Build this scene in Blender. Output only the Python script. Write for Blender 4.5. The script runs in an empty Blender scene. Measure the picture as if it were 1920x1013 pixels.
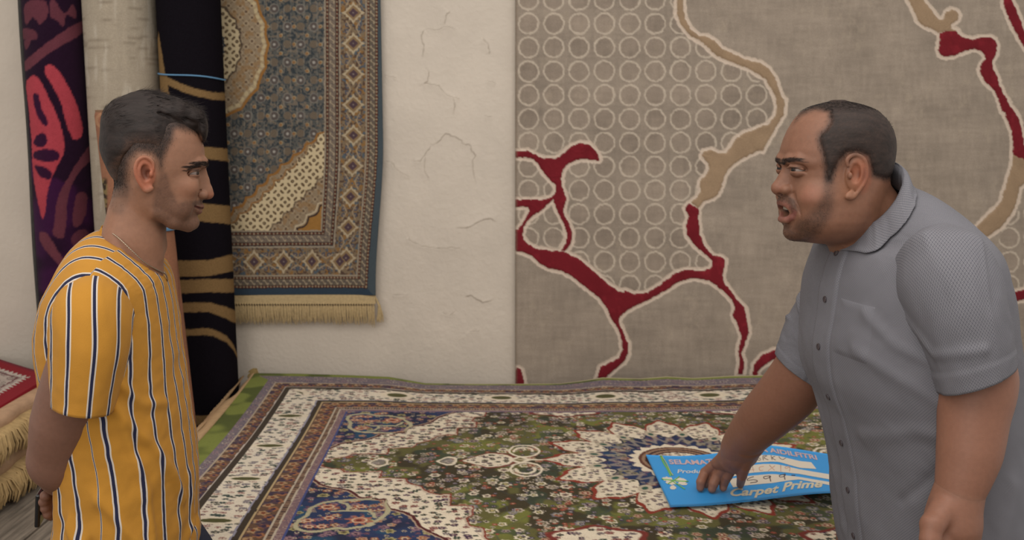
import bpy, bmesh, math, random
import numpy as np
from mathutils import Vector, Matrix

# ------------------------------------------------------------------ camera, world, light, exposure
SC = bpy.context.scene
COL = SC.collection
F = 1800.0                      # focal length in pixels of the 1920x1013 frame
PITCH = math.atan(271.5 / F)
CAM = np.array([0.0, 0.0, 1.62])
cd = bpy.data.cameras.new('camera'); cam = bpy.data.objects.new('camera', cd); COL.objects.link(cam)
cam.location = CAM; cam.rotation_euler = (math.pi/2 - PITCH, 0, 0)
cd.sensor_fit = 'HORIZONTAL'; cd.sensor_width = 36.0; cd.lens = F/1920*36; cd.clip_start = .05
cd.dof.use_dof = True; cd.dof.focus_distance = 1.62; cd.dof.aperture_fstop = 7.0
SC.camera = cam
SC.view_settings.view_transform = 'Standard'; SC.view_settings.look = 'None'
SC.view_settings.gamma = 1.0; SC.view_settings.use_curve_mapping = False
SC.view_settings.exposure = 0.0
w = bpy.data.worlds.new('world'); SC.world = w; w.use_nodes = True
w.node_tree.nodes['Background'].inputs[0].default_value = (1.0, .945, .89, 1)
w.node_tree.nodes['Background'].inputs[1].default_value = .60
def area(name, loc, target, size, power, color):
    l = bpy.data.lights.new(name, 'AREA'); l.shape = 'RECTANGLE'; l.size, l.size_y = size
    l.energy = power; l.color = color
    o = bpy.data.objects.new(name, l); COL.objects.link(o); o.location = loc
    d = Vector(target) - Vector(loc); o.rotation_euler = d.to_track_quat('-Z', 'Y').to_euler()
    o['kind'] = 'helper'
    return o
area('ceiling_light', (.2, .9, 3.1), (.2, 2.2, 0), (3.4, 1.6), 36, (1, .95, .89))
area('window_light', (-1.6, -1.6, 2.5), (0, 2.4, 1.2), (2.6, 1.8), 31, (1, .95, .90))

WY = 3.36                       # face of the back wall
RZ = .74                        # top of the big carpet stack
DZ = .55                        # top of the timber deck
# ------------------------------------------------------------------ helpers
cp, sp = math.cos(PITCH), math.sin(PITCH)
def ray(px, py):
    px = np.asarray(px, float); py = np.asarray(py, float)
    a = (px-960)/F; v = (506.5-py)/F
    return np.stack([a, cp+v*sp, -sp+v*cp], -1)
def onY(px, py, Y):
    d = ray(px, py); return CAM + d*(np.asarray(Y)/d[..., 1])[..., None]
def onZ(px, py, z):
    d = ray(px, py); return CAM + d*((np.asarray(z)-CAM[2])/d[..., 2])[..., None]
def proj(P):
    P = np.asarray(P, float) - CAM
    zc = P[..., 1]*cp - P[..., 2]*sp; yc = P[..., 1]*sp + P[..., 2]*cp
    return 960+F*P[..., 0]/zc, 506.5-F*yc/zc
def lin(c):
    c = np.asarray(c, float)/255.0
    return np.where(c <= .04045, c/12.92, ((c+.055)/1.055)**2.4)
def ss(a, b, x):
    t = np.clip((x-a)/(b-a), 0, 1); return t*t*(3-2*t)
RS = np.random.RandomState(7)
_tab = RS.rand(256, 256)
def vnoise(x, y):
    xi = np.floor(x).astype(int); yi = np.floor(y).astype(int)
    fx = x-xi; fy = y-yi; fx = fx*fx*(3-2*fx); fy = fy*fy*(3-2*fy)
    g = lambda i, j: _tab[(xi+i) & 255, (yi+j) & 255]
    return (g(0,0)*(1-fx)+g(1,0)*fx)*(1-fy)+(g(0,1)*(1-fx)+g(1,1)*fx)*fy
def fbm(x, y, o=4):
    s = 0; a = .5; t = 0
    for k in range(o):
        s = s+a*vnoise(x*2**k+17*k, y*2**k+31*k); t += a; a *= .5
    return s/t
_t3 = RS.rand(64, 64, 64).astype(np.float32)
def noise3(p, s):
    q = np.asarray(p)*s; i = np.floor(q).astype(int); f = q-i; f = f*f*(3-2*f); i &= 63
    r = 0
    for a in (0,1):
        for b in (0,1):
            for c in (0,1):
                wgt = (f[...,0] if a else 1-f[...,0])*(f[...,1] if b else 1-f[...,1])*(f[...,2] if c else 1-f[...,2])
                r = r+wgt*_t3[(i[...,0]+a)&63, (i[...,1]+b)&63, (i[...,2]+c)&63]
    return r
def hash2(i, j, k=0):
    return _tab[(np.asarray(i)*13+k*57+5) & 255, (np.asarray(j)*29+k*101+9) & 255]
def polysd(X, Y, pts, closed=True):
    """signed distance to a polygon (negative inside); unsigned for open lines"""
    pts = np.asarray(pts, float); n = len(pts)
    d = np.full(X.shape, 1e9); ins = np.zeros(X.shape, bool)
    for i in range(n if closed else n-1):
        a = pts[i]; b = pts[(i+1) % n]; e = b-a
        wx = X-a[0]; wy = Y-a[1]
        t = np.clip((wx*e[0]+wy*e[1])/max(e@e, 1e-12), 0, 1)
        d = np.minimum(d, (wx-e[0]*t)**2+(wy-e[1]*t)**2)
        if closed:
            c = ((a[1] > Y) != (b[1] > Y))
            if e[1] != 0: ins ^= c & (X < e[0]*(Y-a[1])/e[1]+a[0])
    d = np.sqrt(d)
    return np.where(ins, -d, d) if closed else d
def smooth_poly(pts, closed=True, k=6):
    """Catmull-Rom through the traced points"""
    P = np.asarray(pts, float); n = len(P); out = []
    rng = range(n) if closed else range(n-1)
    for i in rng:
        if closed: p0, p1, p2, p3 = P[i-1], P[i], P[(i+1)%n], P[(i+2)%n]
        else: p0, p1, p2, p3 = P[max(i-1,0)], P[i], P[i+1], P[min(i+2,n-1)]
        for t in np.arange(k)/k:
            out.append(.5*((2*p1)+(-p0+p2)*t+(2*p0-5*p1+4*p2-p3)*t*t+(-p0+3*p1-3*p2+p3)*t**3))
    if not closed: out.append(P[-1])
    return np.array(out)
def lay(base, col, m):
    m = np.clip(m, 0, 1)[..., None]; return base*(1-m)+lin(col)*m

# --- materials
def mat(name, color=None, rough=.8, spec=.25, attr=None, noise=None, bump=None, sheen=0, sss=0, extra=None, metal=0):
    """noise=(scale, strength[, (sx,sy,sz)]): colour mottling; bump=(scale, distance)"""
    m = bpy.data.materials.new(name); m.use_nodes = True; nt = m.node_tree; N = nt.nodes; L = nt.links
    b = N['Principled BSDF']; b.inputs['Roughness'].default_value = rough
    b.inputs['Specular IOR Level'].default_value = spec; b.inputs['Metallic'].default_value = metal
    if sheen:
        b.inputs['Sheen Weight'].default_value = sheen; b.inputs['Sheen Roughness'].default_value = .6
    if sss:
        b.inputs['Subsurface Weight'].default_value = sss
        b.inputs['Subsurface Radius'].default_value = (1, .35, .2); b.inputs['Subsurface Scale'].default_value = .006
    tc = N.new('ShaderNodeTexCoord'); src = None
    if attr:
        a = N.new('ShaderNodeAttribute'); a.attribute_name = attr; src = a.outputs['Color']
    else:
        r = N.new('ShaderNodeRGB'); c = lin(color); r.outputs[0].default_value = (*c, 1); src = r.outputs[0]
    if noise:
        mp = N.new('ShaderNodeMapping'); L.new(tc.outputs['Object'], mp.inputs[0])
        if len(noise) > 2: mp.inputs['Scale'].default_value = noise[2]
        n = N.new('ShaderNodeTexNoise'); n.inputs['Scale'].default_value = noise[0]; n.inputs['Detail'].default_value = 5
        L.new(mp.outputs[0], n.inputs['Vector'])
        mr = N.new('ShaderNodeMapRange'); L.new(n.outputs[0], mr.inputs[0])
        mr.inputs[1].default_value = .3; mr.inputs[2].default_value = .7
        mr.inputs[3].default_value = 1-noise[1]; mr.inputs[4].default_value = 1+noise[1]
        mx = N.new('ShaderNodeVectorMath'); mx.operation = 'MULTIPLY'
        L.new(src, mx.inputs[0]); L.new(mr.outputs[0], mx.inputs[1]); src = mx.outputs[0]
    if extra: src = extra(nt, tc, src, b)
    L.new(src, b.inputs['Base Color'])
    if bump:
        n = N.new('ShaderNodeTexNoise'); n.inputs['Scale'].default_value = bump[0]; n.inputs['Detail'].default_value = 4
        L.new(tc.outputs['Object'], n.inputs['Vector'])
        bp = N.new('ShaderNodeBump'); bp.inputs['Distance'].default_value = bump[1]; bp.inputs['Strength'].default_value = 1
        L.new(n.outputs[0], bp.inputs['Height']); L.new(bp.outputs[0], b.inputs['Normal'])
    return m

# --- objects
def link(o, parent=None):
    COL.objects.link(o)
    if parent is not None: o.parent = parent
    return o
def tag(o, label=None, cat=None, group=None, kind=None):
    if label: o['label'] = label
    if cat: o['category'] = cat
    if group: o['group'] = group
    if kind: o['kind'] = kind
    return o
def empty(name, loc=(0,0,0)):
    o = bpy.data.objects.new(name, None); o.location = loc; o.empty_display_size = .1; return link(o)
def mesh(name, V, Fc, m=None, parent=None, smooth=True, cols=None, attrs=None):
    me = bpy.data.meshes.new(name); V = np.asarray(V, np.float32)
    if isinstance(Fc, np.ndarray):
        k = Fc.shape[1]; nf = len(Fc)
        me.vertices.add(len(V)); me.vertices.foreach_set('co', V.ravel())
        me.loops.add(nf*k); me.loops.foreach_set('vertex_index', Fc.astype(np.int32).ravel())
        me.polygons.add(nf); me.polygons.foreach_set('loop_start', np.arange(nf, dtype=np.int32)*k)
        me.update(calc_edges=True)
    else:
        me.from_pydata([tuple(map(float, v)) for v in V], [], Fc)
    me.polygons.foreach_set('use_smooth', np.full(len(me.polygons), smooth))
    if cols is not None:
        a = me.color_attributes.new('Col', 'FLOAT_COLOR', 'POINT')
        c = np.ones((len(V), 4), np.float32); c[:, :3] = np.clip(np.asarray(cols).reshape(-1, 3), 0, 1); a.data.foreach_set('color', c.ravel())
    for k, v in (attrs or {}).items():
        a = me.attributes.new(k, 'FLOAT', 'POINT'); a.data.foreach_set('value', np.asarray(v, np.float32).ravel())
    if m is not None: me.materials.append(m)
    me.validate()
    o = bpy.data.objects.new(name, me); return link(o, parent)
def gridfaces(nv, nu, off=0, wrap=False):
    i = np.arange(nv-1)[:, None]; j = np.arange(nu if wrap else nu-1)[None]
    j2 = (j+1) % nu
    return (np.stack([i*nu+j, i*nu+j2, (i+1)*nu+j2, (i+1)*nu+j], -1)+off).reshape(-1, 4)
class MB:
    """collects shapes for ONE mesh"""
    def __init__(s): s.V = []; s.F = []; s.n = 0
    def add(s, V, Fc):
        V = np.asarray(V, float); s.V.append(V); s.F += [tuple(int(i)+s.n for i in f) for f in Fc]; s.n += len(V)
    def box(s, x0, x1, y0, y1, z0, z1):
        V = [(x, y, z) for x in (x0,x1) for y in (y0,y1) for z in (z0,z1)]
        s.add(V, [(0,1,3,2),(4,6,7,5),(0,4,5,1),(2,3,7,6),(0,2,6,4),(1,5,7,3)])
    def tube(s, P, r, n=6, cap=True):
        P = np.asarray(P, float); r = np.broadcast_to(r, len(P)); V, Fc = tube(P, r, n)
        Fc = [tuple(f) for f in Fc]
        if cap: Fc += [tuple(range(n))[::-1], tuple(range((len(P)-1)*n, len(P)*n))]
        s.add(V, Fc)
    def build(s, name, m, parent=None, smooth=True):
        return mesh(name, np.concatenate(s.V), s.F, m, parent, smooth)
def frames(P):
    T = np.gradient(P, axis=0); T /= np.linalg.norm(T, axis=1)[:, None]+1e-12
    up = np.array([0., 1, 0]) if abs(T[0][1]) < .9 else np.array([1., 0, 0])
    A = []; a = up-T[0]*(up@T[0]); a /= np.linalg.norm(a)
    for t in T:
        a = a-t*(a@t); a /= np.linalg.norm(a)+1e-12; A.append(a)
    A = np.array(A); return T, A, np.cross(T, A)
def tube(P, r, n):
    T, A, B = frames(P); th = np.arange(n)*2*math.pi/n
    V = P[:, None]+r[:, None, None]*(np.cos(th)[None, :, None]*A[:, None]+np.sin(th)[None, :, None]*B[:, None])
    return V.reshape(-1, 3), gridfaces(len(P), n, wrap=True)
def inbox(name, x0, x1, y0, y1, z0, z1, m, parent=None, bev=.004):
    b = MB(); b.box(x0, x1, y0, y1, z0, z1); o = b.build(name, m, parent, smooth=False)
    if bev:
        md = o.modifiers.new('bevel', 'BEVEL'); md.width = bev; md.segments = 2
    return o
def P2(s): return [(float(a.split(',')[0]), float(a.split(',')[1])) for a in s.split()]
def crop(pts, x0, y0, k): return [(x0+a*k, y0+b*k) for a, b in pts]
# ------------------------------------------------------------------ setting
M_wall = mat('plaster', attr='Col', rough=.9, spec=.15, noise=(5, .045), bump=(70, .0018))
M_floor = mat('concrete', (120, 112, 102), rough=.8, noise=(3, .12), bump=(60, .001))
cracks = [  # traced on the plaster: points in frame pixels, which side stands proud
 ([(844,20),(836,30),(834,48)], 1), ([(797,55),(820,56),(838,49),(856,56)], 1),
 ([(797,55),(790,66),(795,85),(792,108)], -1), ([(796,125),(804,135),(802,152),(796,156),(823,161),(836,176),(850,183),(853,200),(851,216)], 1),
 ([(808,272),(820,268),(835,251),(852,256),(862,262),(870,270),(881,272),(885,284),(892,292),(886,300),(888,325),(893,344)], -1),
 ([(808,272),(797,290),(788,303),(772,300)], -1), ([(797,292),(796,320),(806,338)], 1),
 ([(722,300),(735,305),(744,318),(770,334)], 1), ([(850,183),(862,185)], 1),
 ([(855,428),(880,426),(900,415),(920,410),(930,416)], -1), ([(766,444),(768,450),(790,462),(820,466),(845,464),(875,470)], 1),
 ([(873,557),(882,554),(892,561),(905,568),(925,562)], -1), ([(828,586),(842,592),(854,583)], 1),
 ([(905,70),(916,85),(918,102)], 1), ([(880,620),(888,622),(900,619)], 1), ([(721,140),(744,147)], 1), ([(735,553),(768,552)], 1),
 ([(912,150),(930,157)], 1), ([(908,217),(922,218)], 1)]
def build_wall():
    xs = np.unique(np.concatenate([np.linspace(-3.2, -.52, 12), np.arange(-.5, .06, .0032), np.linspace(.08, 3.2, 12)]))
    zs = np.unique(np.concatenate([np.linspace(0, .78, 6), np.arange(.8, 2.3, .0034), np.linspace(2.33, 3.2, 6)]))
    X, Z = np.meshgrid(xs, zs); PX, PY = proj(np.stack([X, np.full(X.shape, WY), Z], -1))
    fine = ss(715, 725, PX)*(1-ss(955, 965, PX))*ss(-5, 5, PY+8)
    H = .0022*(fbm(X*14+3, Z*14)-.5)+.0012*(fbm(X*60, Z*60)-.5)
    C = np.zeros(X.shape+(3,))+lin((209, 198, 184))
    C *= (1+.06*(fbm(X*5, Z*5)-.5)+.04*(fbm(X*40, Z*22)-.5))[..., None]
    crk = np.zeros(X.shape)
    for pts, side in cracks:
        P = np.asarray(pts, float); P2 = []
        for i in range(len(P)-1):                      # ragged line
            for t in (0, .33, .66):
                q = P[i]*(1-t)+P[i+1]*t
                P2.append(q+(RS.rand(2)-.5)*2.6*(t > 0))
        P2.append(P[-1]); P2 = np.array(P2)
        best = np.full(X.shape, 1e9); sgn = np.zeros(X.shape); par = np.zeros(X.shape)
        for i in range(len(P2)-1):
            a, b = P2[i], P2[i+1]; e = b-a; wx = PX-a[0]; wy = PY-a[1]
            t = np.clip((wx*e[0]+wy*e[1])/(e@e), 0, 1)
            d = np.hypot(wx-e[0]*t, wy-e[1]*t); m = d < best
            best = np.where(m, d, best); sgn = np.where(m, np.sign(e[0]*wy-e[1]*wx), sgn); par = np.where(m, (i+t)/(len(P2)-1), par)
        env = np.clip(np.minimum(par, 1-par)*7+.15, 0, 1)
        H += .0030*env*np.exp(-best/9)*(sgn*side > 0)*(best < 60)
        H += .0012*env*np.exp(-best/5)*(sgn*side < 0)
        crk = np.maximum(crk, env*(1-ss(.5, 1.7, best))*(.35+.65*vnoise(PX/6, PY/6)))
    H -= .0014*crk; H *= fine
    C = lay(C, (138, 124, 107), .60*crk*(fine > 0))
    V = np.stack([X, WY-H, Z], -1).reshape(-1, 3); n = len(zs), len(xs)
    tag(mesh('wall_back', V, gridfaces(*n), M_wall, cols=C), kind='structure')
build_wall()
tag(inbox('floor', -3.2, 3.2, -2.5, WY, -.05, 0, M_floor, bev=0), kind='structure')

# timber deck under the carpet piles
M_wood = mat('weathered_plank', (128, 118, 106), rough=.85, noise=(9, .38, (9, .8, 3)), bump=(90, .0015))
M_wood2 = mat('deck_frame', (84, 74, 64), rough=.85, noise=(9, .2), bump=(60, .001))
deck = empty('timber_deck', (0, 2.6, 0)); tag(deck, 'low grey weathered timber deck under the carpet piles', 'deck')
deck.location = (0, 0, 0)
proto = []
for k in range(3):
    b = MB(); n = 9; ys = np.linspace(1.95, WY-.012, n); wv = .0022*np.sin(ys*3+k*2)
    V = []; 
    for i, y in enumerate(ys):
        V += [(-.053, y, -.022), (.053, y, -.022), (.053, y, wv[i]-.004), (.049, y, wv[i]), (-.049, y, wv[i]), (-.053, y, wv[i]-.004)]
    Fc = [tuple(i*6+np.array(q)) for i in range(n-1) for q in [(0,1,7,6),(1,2,8,7),(2,3,9,8),(3,4,10,9),(4,5,11,10),(5,0,6,11)]]
    Fc += [tuple(range(6))[::-1], tuple(range(6*n-6, 6*n))]
    b.add(V, Fc); proto.append(np.concatenate(b.V)); 
    if k == 0: pf = b.F
pm = []
for k in range(41):
    x = -2.35+k*.1125
    if k < 3:
        o = mesh('plank', proto[k], pf, M_wood, deck, smooth=False); pm.append(o)
    else:
        o = pm[k % 3].copy(); link(o, deck)
    o.location = (x, 0, DZ-.003-.003*hash2(k, 3)); o.rotation_euler = (0, (hash2(k, 5)-.5)*.02, 0)
for y in (2.0, 2.65, 3.28): inbox('beam', -2.4, 2.2, y-.03, y+.03, DZ-.12, DZ-.034, M_wood2, deck)
for x in (-2.3, -1.2, -.1, 1.0, 2.1):
    for y in (2.0, 3.28): inbox('leg', x-.04, x+.04, y-.04, y+.04, 0, DZ-.12, M_wood2, deck)

# ------------------------------------------------------------------ grey carpet with circles on the wall
M_pile = mat('carpet_pile', attr='Col', rough=1, spec=.05, noise=(330, .10), bump=(420, .0013), sheen=.04)
def carpet_panel(name, X, Y, Z, C, m, label, cat='carpet', parent=None, back=None, attrs=None):
    """front face grid plus rim and backing so that it has thickness; back = offset vector"""
    nv, nu = X.shape; V = np.stack([X, Y, Z], -1).reshape(-1, 3); Fc = gridfaces(nv, nu)
    rim = np.concatenate([np.arange(nu), np.arange(1, nv)*nu+nu-1, (nv-1)*nu+np.arange(nu-2, -1, -1), np.arange(nv-2, 0, -1)*nu])
    n0 = len(V); V = np.concatenate([V, V[rim]+np.asarray(back)]); k = len(rim); j = np.arange(k)
    Fr = np.stack([rim[j], n0+j, n0+(j+1) % k, rim[(j+1) % k]], -1)
    Cc = np.concatenate([C.reshape(-1, 3), C.reshape(-1, 3)[rim]])
    o = mesh(name, V, np.concatenate([Fc, Fr]), m, parent, cols=Cc)
    if label: tag(o, label, cat)
    return o
def grey_carpet():
    x0 = onY(966, 300, WY)[0]; x1 = 2.06; z1 = 2.55; z0 = RZ-.12
    xs = np.arange(x0, x1, .0034); zs = np.arange(z1, z0, -.0034)
    X, Z = np.meshgrid(xs, zs); PX, PY = proj(np.stack([X, np.full(X.shape, WY-.02), Z], -1))
    nx = PX+1.2*(vnoise(PX/5, PY/5)-.5)*2; ny = PY+1.2*(vnoise(PX/5+40, PY/5+9)-.5)*2
    C = np.zeros(X.shape+(3,))+lin((157, 144, 130))
    C *= (1+.34*(fbm(PX/70+2, PY/42)-.5)+.22*(fbm(PX/6, PY/26)-.5)+.22*(fbm(PX/30, PY/5+8)-.5))[..., None]
    # worn light flecks of the distressed weave
    fl = ss(.60, .75, fbm(PX/9+5, PY/14+2, 3))*ss(.45, .6, fbm(PX/80+9, PY/60))
    C = lay(C, (172, 158, 140), .38*fl)
    red1 = crop(P2('-30,165 45,178 120,178 180,205 240,238 350,240 410,195 470,140 540,115 620,130 670,185 702,250 690,266 590,250 520,262 450,290 405,330 392,400 398,460 425,540 432,570 412,640 420,690 460,760 490,830 485,900 455,960 418,985 350,975 330,985'), 960, 240, .2369)
    # network of dark red veins, several overlapping closed outlines
    A = [
     crop(P2('20,185 120,180 180,208 245,240 350,240 410,198 470,143 540,118 610,128 665,180 690,225 690,260 590,247 520,252 450,283 405,330 392,400 398,460 425,545 428,575 408,640 415,690 455,760 478,830 475,890 450,945 415,980 385,975 425,910 437,860 425,790 390,720 350,640 330,570 318,545 350,500 345,455 300,410 250,355 210,290 170,250 120,235 20,235'), 960, 240, .2369),
     crop(P2('20,568 120,570 240,565 330,545 335,560 250,640 180,690 125,735 95,790 82,850 95,895 140,930 220,960 330,985 410,980 425,1000 250,1010 150,985 50,960 20,950 20,800 50,800 60,790 105,720 135,660 130,630 90,622 20,628'), 960, 240, .2369),
     crop(P2('20,20 70,20 100,60 160,90 260,108 330,110 380,130 450,170 540,245 630,325 700,370 800,388 880,385 950,360 1010,305 1060,270 1060,335 960,395 850,450 760,495 710,540 700,575 730,640 760,710 765,780 740,830 680,880 635,920 620,945 555,945 580,870 640,840 700,810 725,760 715,670 690,610 650,555 620,485 570,415 480,345 390,275 330,240 240,225 180,190 130,140 80,118 20,105'), 960, 440, .2863),
     crop(P2('-25,520 40,545 100,530 170,485 240,430 300,410 390,418 430,400 440,365 405,335 350,290 305,230 298,180 312,130 292,85 315,60 340,75 365,88 365,140 372,220 400,290 440,335 490,345 505,360 500,400 490,440 500,475 560,560 610,615 618,660 630,740 605,810 590,850 607,900 598,965 568,965 580,900 575,830 590,760 570,700 545,650 555,610 540,570 480,510 420,470 350,455 290,465 200,505 100,570 -25,625'), 1180, 360, .3554),
     crop(P2('650,975 655,910 700,860 760,832 900,815 940,880 860,885 760,885 700,920 675,950 680,975'), 1180, 360, .3554),
     crop(P2('25,870 60,885 75,930 85,1000 25,1000'), 960, 440, .2863),
     crop(P2('370,310 430,296 520,292 540,320 590,352 680,372 760,358 850,350 895,380 915,440 905,510 865,590 880,660 915,720 935,800 980,900 1040,1000 1060,1080 960,1060 930,960 890,860 800,780 745,680 760,610 805,560 790,510 740,475 680,462 600,490 500,530 420,540 365,525 350,480 360,400'), 1690, 0, .1974),
     crop(P2('280,-5 320,-5 345,70 400,140 440,200 465,290 480,380 520,450 480,470 405,440 405,330 395,280 360,200 345,120 310,40'), 1780, 160, .2958),
     crop(P2('960,-200 1020,-200 1060,0 1130,160 1180,300 1260,430 1350,520 1350,600 1250,560 1160,430 1060,250 980,60'), 1690, 0, .1974),
     [(1878,562),(1900,548),(1935,540),(2000,545),(2000,568),(1935,560),(1900,566)]]
    T = [
     crop(P2('65,-200 75,0 72,110 110,190 180,270 260,310 310,360 350,400 430,440 500,465 580,495 660,540 720,575 750,640 790,700 800,770 790,850 740,905 650,940 560,975 500,1013 450,1100 700,1100 745,1013 800,920 850,840 860,760 820,660 790,570 740,500 680,460 560,430 480,390 400,355 350,300 300,270 230,260 170,210 130,130 118,0 110,-200'), 1250, 0, .2567),
     crop(P2('900,-60 905,60 860,130 780,180 690,210 600,245 540,300 490,370 450,405 400,400 340,372 270,385 255,430 310,490 320,540 280,600 235,655 245,720 220,780 165,825 200,860 225,880 270,820 350,790 400,750 430,680 450,600 500,520 600,450 720,390 790,330 850,240 920,120 965,30 970,-60'), 1260, 200, .2172),
     crop(P2('-60,-200 60,0 110,90 150,190 220,250 300,280 350,310 380,305 430,300 540,290 480,270 470,235 540,190 550,140 520,95 470,88 425,120 400,185 350,180 300,110 220,15 120,-200'), 1690, 0, .1974),
     crop(P2('405,440 400,510 370,600 345,680 330,740 280,790 190,880 120,960 240,960 330,900 400,810 430,740 450,650 520,590 520,450 470,455'), 1780, 160, .2958)]
    sdA = np.full(X.shape, 1e9); sdT = sdA.copy()
    for p in A: sdA = np.minimum(sdA, polysd(nx, ny, p))
    for p in T: sdT = np.minimum(sdT, polysd(nx, ny, p))
    # circles
    fld = P2('940,-120 1268,-120 1270,30 1300,75 1340,105 1400,135 1440,165 1458,200 1445,232 1400,255 1370,275 1340,290 1318,300 1330,320 1315,345 1300,385 1285,400 1295,440 1320,475 1340,495 1325,508 1270,512 1215,545 1185,552 1150,545 1110,505 1060,474 1040,466 1000,462 975,462 940,450')
    fld2 = P2('1880,432 1905,400 1960,360 2100,340 2100,540 1935,545 1880,545 1860,500')
    inf = np.minimum(polysd(nx, ny, fld), polysd(nx, ny, fld2)) < 0
    C = np.where(inf[..., None], C*.93, C)
    i = np.round((nx-991.)/47.45); j = np.round((ny-44.5)/44.7)
    cx = 991+i*47.45; cy = 44.5+j*44.7
    R = np.hypot(nx-cx, (ny-cy)*.98)
    q = hash2(i.astype(int)+40, j.astype(int)+40)
    C = np.where((inf & (R < 18.2))[..., None], C*(.90+.15*q)[..., None]*np.array([1., .985, .98]), C)
    ring = (1-ss(1.1, 2.4, np.abs(R-18.5)))*inf*(.72+.28*vnoise(PX/3, PY/3))
    C = lay(C, (204, 190, 172), .85*ring)
    nz = (.85+.3*fbm(PX/22, PY/22))[..., None]
    C = np.where((sdT < 0)[..., None], lin((158, 134, 108))*nz, C)
    C = np.where((sdA < 0)[..., None], lin((118, 34, 42))*nz*(1+.25*ss(.6, .8, fbm(PX/9, PY/16)))[..., None], C)
    un = np.minimum(sdA, sdT); band = (1-ss(2.4, 4.0, np.abs(un-3.0)))*(un > -.3)
    C = lay(C, (214, 196, 178), .9*band)
    H = .003*ss(0, 3, -un)-.0015*(1-ss(1, 3, np.abs(un-3)))+.0012*ring
    edge = (1-ss(0, .012, X-x0))
    Yv = WY-.020+.006*np.sin(X*3.1+Z)*ss(0, .2, X-x0)-H
    C = lay(C, (120, 104, 88), .6*edge)
    carpet_panel('hanging_carpet', X, Yv, Z, C, M_pile, 'large taupe carpet with circles and dark red vein pattern hanging on the wall', back=(0, .016, 0))
grey_carpet()

# ------------------------------------------------------------------ persian rug on the wall
def motif_band(a, b, period, hw, base, kind):
    """colours of a border: a along, b across (-hw..hw), in pixels"""
    C = np.zeros(a.shape+(3,))+lin(base)
    k = np.floor(a/period).astype(int); f = a-(k+.5)*period; bn = b/hw
    if kind == 'diamond':
        n = fbm(a/3.2, b/3.2, 2)
        C = lay(C, (88, 70, 60), ss(.52, .62, n)); C = lay(C, (146, 108, 62), .8*ss(.6, .68, fbm(a/6+9, b/6, 2)))
        C = lay(C, (86, 96, 104), ss(.64, .7, fbm(a/5+29, b/5, 2)))
        for s in (-1, 1):                                 # leaves between the medallions
            rr = np.hypot(np.abs(f)-period*.40, (b-s*hw*.5)*1.1); C = lay(C, (80, 84, 96), 1-ss(3.5, 5, rr)); C = lay(C, (150, 128, 104), 1-ss(1, 2, rr))
            ln = np.abs(b-s*(hw*.9-np.abs(f)*.55)); C = lay(C, (178, 158, 128), .7*(1-ss(.7, 1.8, ln))*(np.abs(f) > period*.25))
        d = np.abs(f)*.95+np.abs(b)*.92; R = hw*.78
        scal = R+1.4*np.cos(np.arctan2(b, f)*12)
        C = lay(C, (182, 166, 138), 1-ss(scal-.5, scal+.8, d)); C = lay(C, (138, 114, 84), 1-ss(R-5.2, R-4, d))
        C = lay(C, (84, 66, 72), 1-ss(R*.42, R*.5, d)); C = lay(C, (150, 138, 130), 1-ss(.8, 2, d))
    elif kind == 'meander':
        C = lay(C, (58, 42, 40), ss(.42, .6, np.abs(bn)))
        wv = np.sin(a*2*math.pi/period)*hw*.32
        C = lay(C, (176, 160, 134), .8*(1-ss(.8, 2, np.abs(b-wv)))); 
        C = lay(C, (78, 70, 74), .8*(1-ss(1.2, 2.4, np.hypot(f, b))))
        for s in (-1, 1):
            ff = (a % (period*.5))-period*.25; rr = np.hypot(ff, b-s*hw*.74)
            C = lay(C, (170, 150, 124), .85*(1-ss(1.2, 2.1, rr)))
            ff = ((a+period*.25) % (period*.5))-period*.25; rr = np.hypot(ff, b-s*hw*.74)
            C = lay(C, (120, 70, 52), .8*(1-ss(1., 1.9, rr)))
    return C
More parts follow.
